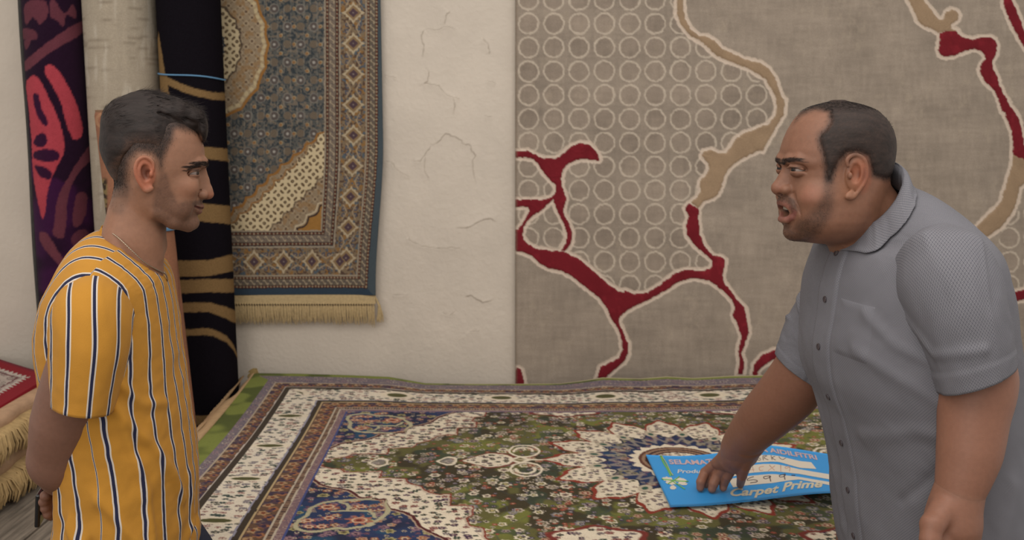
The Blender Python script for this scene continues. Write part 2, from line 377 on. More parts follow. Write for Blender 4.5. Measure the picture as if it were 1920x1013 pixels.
def persian_wall():
    x0 = onY(402, 300, WY)[0]; x1 = onY(716, 20, WY)[0]; z1 = 2.6; z0 = onY(600, 554, WY-.03)[2]
    xs = np.arange(x0, x1, .0022); zs = np.arange(z1, z0, -.0022)
    X, Z = np.meshgrid(xs, zs)
    # the free edge swings a little towards the left at the bottom
    pull = .036*ss(z0+.55, z0, Z)*ss(x0, x1, X)**1.5
    PX, PY = proj(np.stack([X, np.full(X.shape, WY-.03), Z], -1))
    PX = PX+1.0*(vnoise(PX/4, PY/4)-.5); PY = PY+1.0*(vnoise(PX/4+9, PY/4)-.5)
    PXb = PX
    # field: small all-over blossoms on grey blue
    C = np.zeros(X.shape+(3,))+lin((94, 94, 90))
    n = fbm(PX/3.5, PY/3.5, 2); C = lay(C, (60, 66, 70), ss(.48, .58, n)); C = lay(C, (124, 112, 98), .8*ss(.58, .66, fbm(PX/4+33, PY/4, 2)))
    def lattice(ox, oy, px_, py_, col, r0, r1, ring=None):
        nonlocal C
        i = np.round((PX-ox)/px_); jx = PX-ox-i*px_; oyy = oy+(i.astype(int) % 2)*py_/2; j = np.round((PY-oyy)/py_); jy = PY-oyy-j*py_
        r = np.hypot(jx, jy); C = lay(C, col, 1-ss(r0, r1, r))
        if ring: C = lay(C, ring[0], ring[2]*(1-ss(.5, 1.4, np.abs(r-ring[1]))))
    lattice(539, 50, 24.6, 67, (92, 84, 80), 7, 9, ((136, 132, 124), 8.5, .6))
    lattice(539, 50, 24.6, 67, (165, 160, 152), 2, 3.2)
    lattice(539, 16, 24.6, 67, (112, 100, 86), 6, 9, ((60, 70, 76), 9, .7))
    lattice(527, 33, 24.6, 33.5, (160, 146, 118), 3.2, 4.4)
    lattice(551, 50, 24.6, 33.5, (142, 106, 72), 2.2, 3.4)
    C = lay(C, (140, 134, 124), .5*(1-ss(.4, 1.5, np.abs((PX-527) % 12.3-6)))*ss(.4, .6, fbm(PX/5, PY/7, 2)))
    # medallion (circle, left) and corner bands
    def flower_lattice(p, rad, cellw, c1, c2):
        u = (PX+PY)/cellw; v = (PX-PY)/cellw; fu = np.abs(u-np.round(u)); fv = np.abs(v-np.round(v))
        return np.minimum(fu, fv), np.hypot(u-np.round(u), v-np.round(v))
    def zone(d, stops):
        """stops: (limit distance, base colour, figure colour)"""
        nonlocal C
        prev = -1e9
        for lim, base, fig, cw in stops:
            m = (d > prev) & (d <= lim)
            l, r = flower_lattice(0, 0, cw, 0, 0)
            Z_ = np.zeros(X.shape+(3,))+lin(base); Z_ = lay(Z_, fig, .85*(1-ss(.06, .14, l))*(r > .2)); Z_ = lay(Z_, fig, .9*(1-ss(.1, .17, r)))
            Z_ = lay(Z_, (70, 52, 44), .8*(1-ss(.1, .16, np.abs(r-.5)))*(l > .2))
            C = np.where(m[..., None], Z_, C); prev = lim
    ang = np.arctan2(PY-85, PX-385)
    rc = np.hypot((PX-385)*1.0, (PY-85)*.82)+4*np.abs(np.sin(ang*9))

    md = rc
    m1 = md < 118
    l, r = flower_lattice(0, 0, 22, 0, 0)
    Zc = np.zeros(X.shape+(3,))+lin((152, 134, 110)); Zc = lay(Zc, (118, 98, 78), .7*(1-ss(.04, .10, l))); Zc = lay(Zc, (92, 72, 60), 1-ss(.08, .15, r)); Zc = lay(Zc, (176, 158, 130), .7*(1-ss(.05, .1, np.abs(r-.26)))); Zc = lay(Zc, (150, 116, 76), .6*ss(.55, .65, fbm(PX/8, PY/8, 2)))
    C = np.where(m1[..., None], Zc, C)
    C = lay(C, (192, 174, 138), (1-ss(2.5, 4, np.abs(md-112)))*(.5+.5*(np.sin(ang*60) > -.3)))
    C = lay(C, (152, 108, 58), 1-ss(1.5, 3, np.abs(md-119)))
    m2 = (md < 70)
    Zb = np.zeros(X.shape+(3,))+lin((206, 188, 152)); u = (PX+PY)/1.4142/18.5; v = (PX-PY)/1.4142/18.5; fu = u-np.round(u); fv = v-np.round(v)
    for e_ in (np.hypot((np.abs(fu)-.5)/.13, fv/.26), np.hypot((np.abs(fv)-.5)/.13, fu/.26)): Zb = lay(Zb, (82, 62, 46), 1-ss(.75, 1.1, e_)); Zb = lay(Zb, (150, 128, 96), 1-ss(.2, .45, e_))
    Zb = lay(Zb, (76, 58, 46), 1-ss(.14, .20, np.hypot(fu, fv))); Zb = lay(Zb, (170, 150, 116), 1-ss(.04, .08, np.hypot(fu, fv)))
    C = np.where(m2[..., None], Zb, C); C = lay(C, (70, 56, 50), .8*(1-ss(1, 2.5, np.abs(md-70)))); C = lay(C, (60, 66, 74), 1-ss(1.5, 3, np.abs(md-37))); C = np.where((md < 35)[..., None], Zc*.9, C)
    # corner spandrel: distance along the diagonal from the corner (608,432)
    cx, cy = 608-PX, 432-PY
    dg = (cx*.62+cy*.62)+6*np.abs(np.sin((cx-cy)*.075))-6*ss(60, 200, np.abs(cx-cy))
    inn = (cx > 0) & (cy > 0)
    e1 = 128-20*ss(100, 230, cy)
    C = np.where(((dg < e1) & inn)[..., None], Zc*.95, C)
    C = lay(C, (150, 106, 58), inn*(1-ss(1.5, 3, np.abs(dg-e1))))
    C = lay(C, (150, 106, 58), inn*(1-ss(1., 2.5, np.abs(dg-e1+13)))*.7)
    C = np.where(((dg < 113) & (dg > 66) & inn)[..., None], Zb, C)
    C = lay(C, (70, 56, 50), .6*inn*(1-ss(.8, 2.2, np.abs(dg-66))))
    C = np.where(((dg < 31) & inn)[..., None], lin((158, 116, 62))*(1+.2*(n-.5))[..., None], C)
    C = lay(C, (60, 48, 46), inn*(1-ss(1, 2.2, np.abs(dg-31)))); C = lay(C, (192, 176, 148), inn*(1-ss(1, 2.2, np.abs(dg-36))))
    # borders, drawn on the right side and at the bottom; mitred on the diagonal of the corner
    bx = PX-608; by = PY-432; t = np.maximum(bx/1.0, by*.93); side = bx >= by*.93
    along = np.where(side, PY, PX+6); 
    def strip(a0, a1, base, kind, per, ph=0):
        nonlocal C
        m = (t >= a0) & (t < a1); c = (a0+a1)/2
        C2 = motif_band(along+ph, t-c, per, (a1-a0)/2, base, kind); C = np.where(m[..., None], C2, C)
    strip(2.5, 27, (122, 110, 98), 'meander', 15); strip(31, 78, (130, 112, 90), 'diamond', 57.5, -24-.5*57.5+57.5)
    strip(80, 101, (106, 96, 84), 'meander', 13)
    strip(101, 130, (74, 84, 90), 'none', 10); C = np.where(((t >= 101) & ~side)[..., None], lin((54, 68, 82)), C)
    for k_ in (1.3, 29, 79): C = lay(C, (164, 150, 130), .85*(1-ss(1, 2, np.abs(t-k_)))*(t > 0))
    C *= (.94*(1+.16*(fbm(PX/60, PY/60)-.5)))[..., None]
    X2 = X-pull*1.0
    Yv = WY-.032+.006*np.sin(X*9+1)*ss(z1, z0, Z)-.010*ss(x1-.1, x1, X)*ss(z0+.9, z0, Z)
    rug = carpet_panel('persian_rug', X2, Yv, Z, C, M_pile, 'grey blue persian rug with beige border hanging on the plaster wall', 'rug', back=(0, .012, 0))
    # fringe: woven tape and knotted tassels
    M_fr = mat('fringe_cotton', (186, 164, 124), rough=.95, spec=.1, noise=(120, .12))
    xe0, xe1 = x0-.0, x1-.038
    b = MB(); b.box(xe0, xe1, WY-.036, WY-.024, z0-.030, z0+.002); b.build('fringe_tape', M_fr, rug, False)
    b = MB(); k = 0; x = xe0+.004
    while x < xe1-.003:
        for s in range(4):
            xx = x+(s-1.5)*.0020; L = .070+.014*(RS.rand()-.5)+.01*(x > xe1-.02)
            P = [(x, WY-.032, z0-.028), (xx+.001*(RS.rand()-.5), WY-.034, z0-.04), (xx+.004*(RS.rand()-.5), WY-.032, z0-.03-L*.6), (xx+.008*(RS.rand()-.5), WY-.028, z0-.03-L)]
            b.tube(P, [.0012, .0017, .0018, .0008], 4, False)
        b.tube([(x, WY-.036, z0-.026), (x, WY-.037, z0-.034)], [.0024, .0020], 5)
        x += .0092; k += 1
    for s in range(26):                                   # loose tassel at the corner
        a = RS.rand()*6.28; r = .008*RS.rand()**.5; 
        b.tube([(xe1, WY-.034, z0-.004), (xe1+.012+r*math.cos(a)*.5, WY-.036+.3*r*math.sin(a), z0-.035), (xe1+.014+r*math.cos(a)*1.4, WY-.032, z0-.062-.012*RS.rand()), (xe1+.012+r*math.cos(a)*2, WY-.03, z0-.085-.014*RS.rand())], [.0016, .002, .002, .0008], 4, False)
    f = b.build('fringe', M_fr, rug); tag(f, kind='stuff')
persian_wall()
# ------------------------------------------------------------------ big rug on the pile
RCX, RCY = .449, 2.43
def scatter(a, b, cell, seed, jit=.35, asp=1.0):
    """nearest jittered-lattice centre: distance, two randoms, local offset"""
    best = np.full(a.shape, 1e9); r1 = np.zeros(a.shape); r2 = r1.copy(); ox = r1.copy(); oy = r1.copy()
    ia = np.floor(a/cell).astype(int); ib = np.floor(b/cell).astype(int)
    for i in (-1, 0, 1):
        for j in (-1, 0, 1):
            p, q = ia+i, ib+j
            cx = (p+.5+jit*(2*hash2(p, q, seed)-1))*cell; cy = (q+.5+jit*(2*hash2(p, q, seed+3)-1))*cell
            dx = a-cx; dy = (b-cy)*asp; d = np.hypot(dx, dy); m = d < best
            best = np.where(m, d, best); r1 = np.where(m, hash2(p, q, seed+7), r1); r2 = np.where(m, hash2(p, q, seed+11), r2)
            ox = np.where(m, dx, ox); oy = np.where(m, dy, oy)
    return best, r1, r2, ox, oy
def flowers(C, a, b, cell, seed, pal, dens=.8, rad=.34, asp=1.0, soft=.09):
    d, r1, r2, ox, oy = scatter(a, b, cell, seed, asp=asp)
    th = np.arctan2(oy, ox); R = cell*rad*(.65+.5*r2)*(1+.16*np.sin(th*(5+np.floor(r2*3))+r1*6))
    on = (r1 < dens); s = cell*soft; k = (np.floor(r1*997) % len(pal)).astype(int)
    for n, (outer, mid, inner) in enumerate(pal):
        m = on & (k == n)
        C = lay(C, outer, m*(1-ss(R-s*.5, R+s*.5, d))); C = lay(C, mid, m*(1-ss(R*.62-s*.5, R*.62+s*.5, d))); C = lay(C, inner, m*(1-ss(R*.28-s*.4, R*.28+s*.4, d)))
    return C
CREAM = (224, 210, 186)
def back_profile():
    pts = [(470,699),(485,700),(560,701),(660,704),(730,707),(798,719),(870,720),(970,720),(1050,719),(1085,715),(1130,708),(1200,710),(1250,706),(1300,709),(1366,705),(1420,704),(1500,702),(1700,692),(1915,683),(2000,682)]
    x = []; h = []
    for p in pts:
        q = onY(p[0], p[1], 3.27); x.append(q[0]); h.append(q[2]-RZ)
    return np.array(x), np.array(h)
BPX, BPH = back_profile()
def rug_z(x, y):
    h = np.interp(x, BPX, BPH); f = np.exp(-np.clip(3.27-y, 0, 9)/.22)
    base = .004*np.sin(x*5+y*3)+.004*np.sin(x*2.3-y*5+1)
    return RZ+h*f+base*(1-f)
def to_local(pts):
    P = np.array([onZ(p[0], p[1], RZ) for p in pts]); s = P[:, 0]+.024*(P[:, 1]-2.44)
    return np.stack([s-RCX, P[:, 1]-RCY], -1)
def big_rug():
    ys = np.concatenate([np.linspace(3.27, 1.95, 372), 1.95-np.arange(1, 34)*.009])
    ss_ = np.arange(-.885, 1.785, .0026)
    S, Yd = np.meshgrid(ss_, ys); b = Yd-RCY; a = S-RCX
    n1 = fbm(S*60, Yd*60, 2); n2 = fbm(S*9+4, Yd*9, 3); n3 = fbm(S*170+7, Yd*130, 2)
    wx = .0035*(vnoise(S*90, Yd*90)-.5); wy = .0035*(vnoise(S*90+33, Yd*90)-.5)
    A = np.abs(a+wx); B = np.abs(b+wy)
    # field: green with scattered blossoms
    C = np.zeros(S.shape+(3,))+lin((98, 94, 54)); C = lay(C, (116, 118, 56), .8*ss(.52, .62, n2)); C = lay(C, (66, 58, 40), ss(.5, .62, fbm(S*14+9, Yd*14, 3))); C = lay(C, (58, 70, 56), .7*ss(.6, .68, fbm(S*20+19, Yd*20, 2)))
    vine = np.abs(np.sin(S*34+2.2*np.sin(Yd*23)+1.5*np.sin(S*11)))*(1); C = lay(C, (66, 74, 78), .55*(1-ss(.04, .1, vine)))
    gp = [(CREAM, (150, 130, 112), (60, 40, 52)), ((188, 172, 156), (92, 84, 60), (182, 166, 146)), ((150, 134, 132), (66, 44, 54), (190, 170, 150)), ((176, 148, 120), (124, 50, 42), (210, 190, 160)), ((120, 116, 122), (170, 158, 140), (84, 88, 60)), (CREAM, (96, 96, 56), (190, 170, 120))]
    C = flowers(C, S*1.0, Yd*1.2, .038, 3, gp, .74, .36); C = flowers(C, S, Yd*1.2, .019, 23, [((196, 182, 160), (60, 50, 46), (60, 50, 46)), ((140, 70, 56), (150, 80, 60), (180, 160, 130)), ((60, 50, 66), (150, 140, 140), (80, 70, 80))], .42, .34)
    # blue spandrels and cream scalloped band, folded into one quadrant
    k4 = .17076
    out = [(380+.17076*x, 840+.17076*y) for x, y in P2('1110,310 1230,345 1300,400 1400,430 1600,460 1680,500 1720,540 1870,560')]+[(660+k4*x, 840+k4*y) for x, y in P2('380,560 385,620 410,660 560,690 680,740 760,850 900,920 1000,960 1090,1013 1250,1180')]
    inn = [(380+k4*x, 840+k4*y) for x, y in P2('1180,120 1270,150 1300,190 1400,215 1520,230 1560,265 1870,262')]+[(660+k4*x, 840+k4*y) for x, y in P2('330,255 300,330 590,340 620,390 760,430 830,490 960,520 1090,510 1075,630 1330,640 1320,740 1260,770 1290,840 1450,870 1460,960 1530,1013 1600,1120 1700,1180')]
    lo, li = np.abs(to_local(out)), np.abs(to_local(inn))
    lo = np.vstack([[1.2, lo[0, 1]*0.35], [lo[0, 0]+.002, lo[0, 1]], lo[1:], [lo[-1, 0]-.03, .9], [1.2, .9]])
    tip = li[0]
    li = np.vstack([[tip[0]+.02, 0], li, [li[-1, 0]-.02, .9], [1.2, .9], [1.2, 0]])
    so = polysd(A, B, lo); si = polysd(A, B, li)           # so<0: blue, si<0: outside of the green
    cart = np.hypot((A-.275)/.105, (B-.475)/.062)-1+.10*np.cos(np.arctan2((B-.475)/.062, (A-.275)/.105)*6)
    crm = (si < 0) | (cart < 0)
    D = np.zeros(S.shape+(3,))+lin(CREAM)
    D = flowers(D, S, Yd*1.45, .0245, 41, [((52, 62, 52), (70, 82, 66), (196, 182, 160)), ((60, 42, 60), (88, 62, 84), (190, 170, 150)), ((56, 66, 56), (48, 56, 48), (150, 120, 100)), ((124, 66, 58), (160, 120, 110), (60, 44, 60)), ((88, 80, 84), (150, 138, 132), (70, 60, 60))], .86, .40)
    D = lay(D, (150, 110, 90), .5*(1-ss(.03, .10, np.abs(np.sin(S*60+2*np.sin(Yd*48))))))
    C = np.where(crm[..., None], D, C)
    C = lay(C, (132, 62, 48), 1-ss(.0012, .0032, np.abs(si))); C = lay(C, (190, 170, 150), (1-ss(.001, .003, np.abs(si+.005)))*(si < 0))
    C = lay(C, (120, 52, 44), 1-ss(.05, .12, np.abs(cart))); 
    E = np.zeros(S.shape+(3,))+lin((46, 58, 92)); E = lay(E, (40, 44, 66), ss(.45, .6, n2)); E = lay(E, (42, 78, 104), .8*ss(.6, .7, fbm(S*12+31, Yd*12, 2)))
    E = flowers(E, S, Yd*1.2, .036, 61, [((170, 158, 112), (120, 112, 72), (60, 50, 50)), ((178, 140, 112), (142, 84, 62), (190, 160, 120)), ((112, 84, 104), (150, 120, 120), (60, 40, 66)), ((150, 92, 60), (200, 180, 150), (110, 54, 44))], .85, .38)
    E = flowers(E, S, Yd*1.2, .017, 71, [((178, 164, 140), (90, 70, 80), (90, 70, 80)), ((104, 72, 92), (80, 60, 80), (120, 90, 90))], .4, .36)
    blue = so < 0
    C = np.where(blue[..., None], E, C)
    C = lay(C, (84, 36, 38), 1-ss(.003, .005, np.abs(so+.002))); C = lay(C, (176, 150, 128), (1-ss(.001, .003, np.abs(so+.008)))*blue)
    loop = [(380+k4*x, 840+k4*y) for x, y in P2('1870,560 1640,575 1400,590 1200,660 1150,740 1060,800 1020,850 1050,900 1250,920 1430,880 1600,880 1874,830')]+[(660+k4*x, 840+k4*y) for x, y in P2('150,850 270,790 350,740 400,680 380,600 440,530')]
    l1 = np.abs(to_local(smooth_poly(loop, False, 4))); l2 = np.abs(to_local([(660+k4*x, 840+k4*y) for x, y in P2('-220,700 -120,690 0,690 180,690 240,720 250,755')])); l3 = np.abs(to_local([(380+k4*x, 840+k4*y) for x, y in P2('1500,600 1580,615 1610,650 1590,690 1500,695')]))
    near = (A > .15) & (B > .05)
    for L_, w_ in ((l1, .0042), (l2, .003), (l3, .003)):
        dl = polysd(A, B, L_, False); C = lay(C, (178, 170, 138), blue*(1-ss(w_, w_+.0022, dl)))
    for px, py, r in ((1370,650,.024),(1720,790,.03),(1160,800,.016),(1170,865,.014),(1310,860,.016),(1740,640,.018),(1390,770,.018)):
        q = np.abs(to_local([(380+k4*px, 840+k4*py)]))[0]; dd = np.hypot(A-q[0], (B-q[1])*1.3); th = np.arctan2(B-q[1], A-q[0])
        C = lay(C, (168, 104, 84), blue*(1-ss(r*.8, r*.95, dd*(1+.25*np.sin(th*8))))); C = lay(C, (206, 180, 150), blue*(1-ss(.0015, .003, np.abs(dd-r*.55)))); C = lay(C, (110, 50, 40), blue*(1-ss(r*.2, r*.3, dd)))
    # medallion
    rx, ry = .352, .350; rr = np.hypot(a/rx, b/ry); th = np.arctan2(b/ry, a/rx)
    al = np.abs((th/(2*math.pi)*16) % 1-.5)*2; al = 1-al                       # 0 at the tips
    ro = 1-.23*al**1.5+.02*np.cos(al*9)
    C = lay(C, (138, 56, 42), 1-ss(.035, .05, rr-ro)); M = np.zeros(S.shape+(3,))+lin(CREAM)
    M = flowers(M, S, Yd*1.3, .019, 83, [((66, 72, 58), (130, 120, 100), (70, 60, 60)), ((80, 62, 78), (150, 136, 130), (60, 50, 60)), ((110, 84, 78), (180, 164, 144), (90, 60, 60))], .8, .38)
    C = np.where((rr < ro)[..., None], M, C); C = lay(C, (210, 196, 172), (1-ss(.012, .022, np.abs(rr-ro+.02))))
    rb = .62+.06*np.cos(th*16+math.pi); C = np.where((rr < rb)[..., None], lay(lay(E, (34, 48, 88), .35+0*rr), (170, 158, 140), .55*(1-ss(.02, .05, np.abs(rr-.5-.05*np.cos(th*32))))), C)
    C = lay(C, (40, 44, 60), 1-ss(.006, .014, np.abs(rr-rb)))
    for q in range(16):
        t0 = q*math.pi/8+math.pi/16; u = rr*np.cos(th-t0)-.66; v = rr*np.sin(th-t0); e = np.hypot(u/.075, v/.05)
        C = lay(C, (188, 174, 152), 1-ss(.85, 1, e)); C = lay(C, (52, 86, 72), 1-ss(.35, .5, e))
    rz = .355+.05*np.abs(((th/(2*math.pi)*22) % 1)-.5)*2; C = np.where((rr < rz)[..., None], lin(CREAM), C)
    for q, c in ((.325, (98, 62, 50)), (.30, (150, 120, 96)), (.275, (70, 46, 44)), (.25, (150, 120, 96)), (.225, (84, 54, 48))): C = np.where((rr < q)[..., None], lin(c), C)
    C = np.where((rr < .20)[..., None], M, C)
    # pendants on the long axis
    for sgn in (-1,):
        u = A; 
        def ell(cx, hx, hy, tipw=0): return np.hypot((u-cx)/hx, B/(hy*(1-tipw*np.clip((u-cx)/hx, 0, 1))))
        pc = abs(to_local([(915, 862)])[0][0]); e = ell(pc, .068, .052, .75)
        C = lay(C, (120, 62, 50), 1-ss(1.12, 1.2, e)); C = lay(C, CREAM, 1-ss(.97, 1.03, e)); f_ = flowers(C, S, Yd*1.2, .022, 97, [((60, 72, 60), (120, 110, 90), (60, 44, 60)), ((70, 40, 60), (150, 136, 120), (60, 50, 50))], .9, .4)
        C = np.where((e < .85)[..., None], f_, C)
        dia = np.abs(u-(pc-.085))/.035+B/.03; C = lay(C, CREAM, 1-ss(.9, 1.05, dia)); C = lay(C, (120, 108, 70), 1-ss(.45, .6, dia))
        tp = np.abs(u-(pc-.12))/.05+B/.006; C = lay(C, CREAM, 1-ss(.9, 1.1, tp))
        for sc in (1.0, .62):
            e = np.hypot((u-(pc-.098+.006*(1-sc)))/.040, (B-.070)/.048)
            C = lay(C, CREAM, (1-ss(.06, .11, np.abs(e-sc)))*((e > 0) & ((sc == 1) | (B > .06))))
        for cc, hh in ((840, .031), (713, .031)):
            q = abs(to_local([(cc, 858)])[0][0]); e = ell(q, hh, .036, .6); C = lay(C, CREAM, (1-ss(.12, .2, np.abs(e-.8)))*(u > q-hh*.8)); C = lay(C, (140, 132, 128), .7*(1-ss(.5, .6, e)))
    # borders
    wig = .0016*(vnoise(S*40, Yd*40)-.5)
    eL = np.minimum(S+.885, 1.785-S)+wig; eB = np.minimum(3.27-Yd, Yd-(2*RCY-3.27)+.05)+wig
    e = np.minimum(eL, eB); sd = eL < eB; along = np.where(sd, Yd, S)
    def band(e0, e1, D): 
        nonlocal C
        C = np.where(((e >= e0) & (e < e1))[..., None], D, C)
    lil = np.zeros(S.shape+(3,))+lin((118, 106, 112)); lil = flowers(lil, S*1.1, Yd*1.1, .021, 103, [((150, 124, 124), (88, 80, 100), (170, 150, 140)), ((92, 84, 104), (140, 130, 130), (150, 110, 100)), ((170, 156, 146), (100, 84, 96), (90, 76, 84))], .9, .42)
    brn = np.zeros(S.shape+(3,))+lin((104, 78, 62)); ph = (along % .052)/.052; c_ = .5+.28*np.sin(along*2*math.pi/.052)
    def blos(D, e0, w_, per, cols):
        t = (e-e0)/w_; f1 = (along/per) % 1-.5; f2 = (along/per+.5) % 1-.5
        for f, tc, col, cin in ((f1, .32, cols[0], cols[1]), (f2, .68, cols[2], cols[3])):
            r = np.hypot(f*per, (t-tc)*w_); th = np.arctan2((t-tc)*w_, f*per); R = w_*.26*(1+.18*np.sin(th*5))
            D = lay(D, col, 1-ss(R*.9, R*1.1, r)); D = lay(D, cin, 1-ss(R*.4, R*.55, r))
        D = lay(D, (52, 46, 72), .75*ss(.55, .65, n1)); return D
    b1 = blos(brn, .098, .040, .044, [(176, 148, 116), (120, 70, 50), (150, 100, 70), (50, 46, 72)]); b2 = blos(brn, .292, .050, .048, [(174, 140, 104), (122, 66, 44), (156, 104, 72), (60, 46, 66)])
    wht = np.zeros(S.shape+(3,))+lin((222, 210, 190))
    wht = flowers(wht, S*1.0, Yd*1.6, .025, 131, [((70, 70, 66), (90, 92, 78), (190, 176, 156)), ((96, 60, 70), (200, 184, 164), (80, 46, 60)), ((120, 112, 116), (160, 150, 146), (90, 84, 96)), ((64, 80, 74), (52, 66, 62), (110, 110, 100)), ((160, 120, 110), (198, 176, 160), (120, 70, 70))], .9, .40)
    per = np.where(sd, .27, .343); org = np.where(sd, 2.85, -.02+.343*5)
    fl = ((along-org)/per+.5+20) % 1-.5; ln = np.hypot(fl*per/.018 if False else fl*per/.016, (e-.213)/.036)
    lens = np.where(sd, np.hypot(fl*per/.012, (e-.212)/.038), np.hypot(fl*per/.034, (e-.205)/.022))
    wht = lay(wht, CREAM, 1-ss(1.5, 1.8, lens)); wht = lay(wht, (86, 84, 50), 1-ss(.9, 1.05, lens))
    dk = (66, 56, 46)
    grn = np.zeros(S.shape+(3,))+lin((122, 130, 62)); grn = lay(grn, (84, 92, 44), ss(.45, .62, fbm(S*11, Yd*11, 2)))
    gw = np.where(sd, .066, .028)
    band(-1, .01, grn); C = np.where(((e >= 0) & (e < gw))[..., None], grn, C); C = np.where(((e >= gw) & (e < .095))[..., None], lil, C)
    for x_, c, hw in ((.096, (184, 168, 146), .0022), (.140, (186, 172, 156), .003)): pass
    band(.095, .100, lin((176, 160, 140))); band(.100, .138, b1); band(.138, .142, lin((188, 176, 164))); band(.142, .160, lin(dk)); band(.160, .268, wht)
    band(.268, .273, lin((150, 146, 160))); band(.273, .288, lin(dk)); band(.288, .293, lin((184, 160, 120))); band(.293, .340, b2)
    band(.340, .344, lin((186, 172, 152))); lad = np.where((((along/.0085) % 1) < .5)[..., None], lin((150, 120, 96)), lin((60, 44, 46))); band(.344, .356, lad); band(.356, .360, lin((186, 172, 152)))
    band(.360, .378, lay(lil, (150, 100, 90), .3+0*e)); band(.378, .383, lin((72, 80, 128)))
    C *= (1+.14*(n2-.5)+.10*(n3-.5))[..., None]
    # cream binding seen along the back edge
    C = lay(C, (196, 184, 150), (1-ss(.006, .009, 3.27-Yd))*(S > -.2))
    X = S-.024*(Yd-2.44)
    # fold over the front edge of the pile
    R = .03; arc = np.clip(1.95-Yd, 0, None); th_ = np.clip(arc/R, 0, math.pi/2)
    Z = rug_z(X, Yd); Yv = np.where(arc > 0, 1.95-R*np.sin(th_), Yd); Z = Z-np.where(arc > 0, R*(1-np.cos(th_))+np.clip(arc-R*math.pi/2, 0, None), 0)
    rug = carpet_panel('floral_rug', X, Yv, Z, C, M_pile, 'large green and cream floral rug with blue corners, topmost of the central pile', 'rug', back=(0, .004, -.010))
    # woven tape and ragged fringe of the left end
    M_tp = mat('rug_tape', (186, 154, 116), rough=.95, noise=(60, .1), bump=(300, .001))
    n = 220; yy = np.linspace(3.275, 1.93, n); V = []
    for y in yy:
        xe = -.885-.024*(y-2.44); z = rug_z(xe, y)
        w_ = (.045+.006*math.sin(y*9))*(1-.55*float(ss(2.95, 3.1, y))); V += [(xe+.004, y, z-.001), (xe+.004, y, z+.004), (xe-w_*.5, y, z-.006), (xe-w_, y, z-.016+.003*math.sin(y*40)), (xe-w_, y, z-.022)]
    mesh('end_tape', V, gridfaces(n, 5), M_tp, rug)
    b_ = MB(); y = 3.27
    while y > 1.96:
        xe = -.885-.024*(y-2.44)-.045; z = rug_z(xe, y)-.016
        L_ = (.010+.014*RS.rand()*(1+.6*math.sin(y*17)))*(1-.5*float(ss(2.9, 3.05, y)))
        dy = (RS.rand()-.7)*.02
        for s in range(3):
            yy_ = y+(s-1)*.003
            b_.tube([(xe+.01, yy_, z+.004), (xe-L_*.5, yy_+dy*.4, z-.006), (xe-L_, yy_+dy, z-.020-.02*RS.rand())], [.0022, .0028, .001], 4, False)
        y -= .0062
    tag(b_.build('fringe', M_tp, rug), kind='stuff')
    b_ = MB()                                             # loose tuft at the far corner
    q = onY(478, 700, 3.27)
    for s in range(60):
        a_ = RS.rand()*6.28; r = .014*RS.rand()**.5
        b_.tube([q+[.012, 0, -.004], q+[r*math.cos(a_)*.6, -.004, .006+.012*RS.rand()], q+[-.012+r*math.cos(a_), -.006, .010-.04*RS.rand()]], [.002, .0026, .001], 4, False)
    tag(b_.build('corner_tuft', mat('tuft', (150, 128, 84), noise=(80, .2)), rug), kind='stuff')
big_rug()
# rugs of the pile beneath
UN = [((112, 36, 40), 'dark red rug at the bottom of the central pile'), ((88, 92, 104), 'grey blue rug in the middle of the central pile'), ((168, 146, 118), 'beige rug directly under the green floral rug')]
for k, (c, l) in enumerate(UN):
    z0 = DZ+.001+k*.058; z1 = z0+.056; ox = .012*(hash2(k, 9)-.5)
    xs = np.linspace(-.90+ox, 1.76+ox, 60); prof = []
    for t in np.linspace(-math.pi/2, math.pi/2, 7): prof.append((-.012*math.cos(t)*2.0, math.sin(t)))
    rows = [(1.985, 3.25)]
    V = []; hh = (z1-z0)/2; zc = (z0+z1)/2
    ysl = [1.985+.0]+[1.985+d for d in (.01, .3, .7, 1.0, 1.25)]+[3.25]
    ring = [(1.99-.0, zc-hh), (1.975, zc-hh*.5), (1.972, zc), (1.975, zc+hh*.5), (1.99, zc+hh)]+[(y, zc+hh) for y in (2.4, 2.8, 3.1)]+[(3.24, zc+hh), (3.252, zc), (3.24, zc-hh)]
    for x in xs: V += [(x, y, z) for y, z in ring]
    m_ = len(ring); Fc = [tuple(f) for f in gridfaces(len(xs), m_, wrap=True)]+[tuple(range(m_))[::-1], tuple(range(m_*(len(xs)-1), m_*len(xs)))]
    tag(mesh('folded_rug', V, Fc, mat('under_rug', c, rough=1, noise=(60, .2), bump=(300, .002)), smooth=False), l, 'rug', 'rugs under the green floral rug')

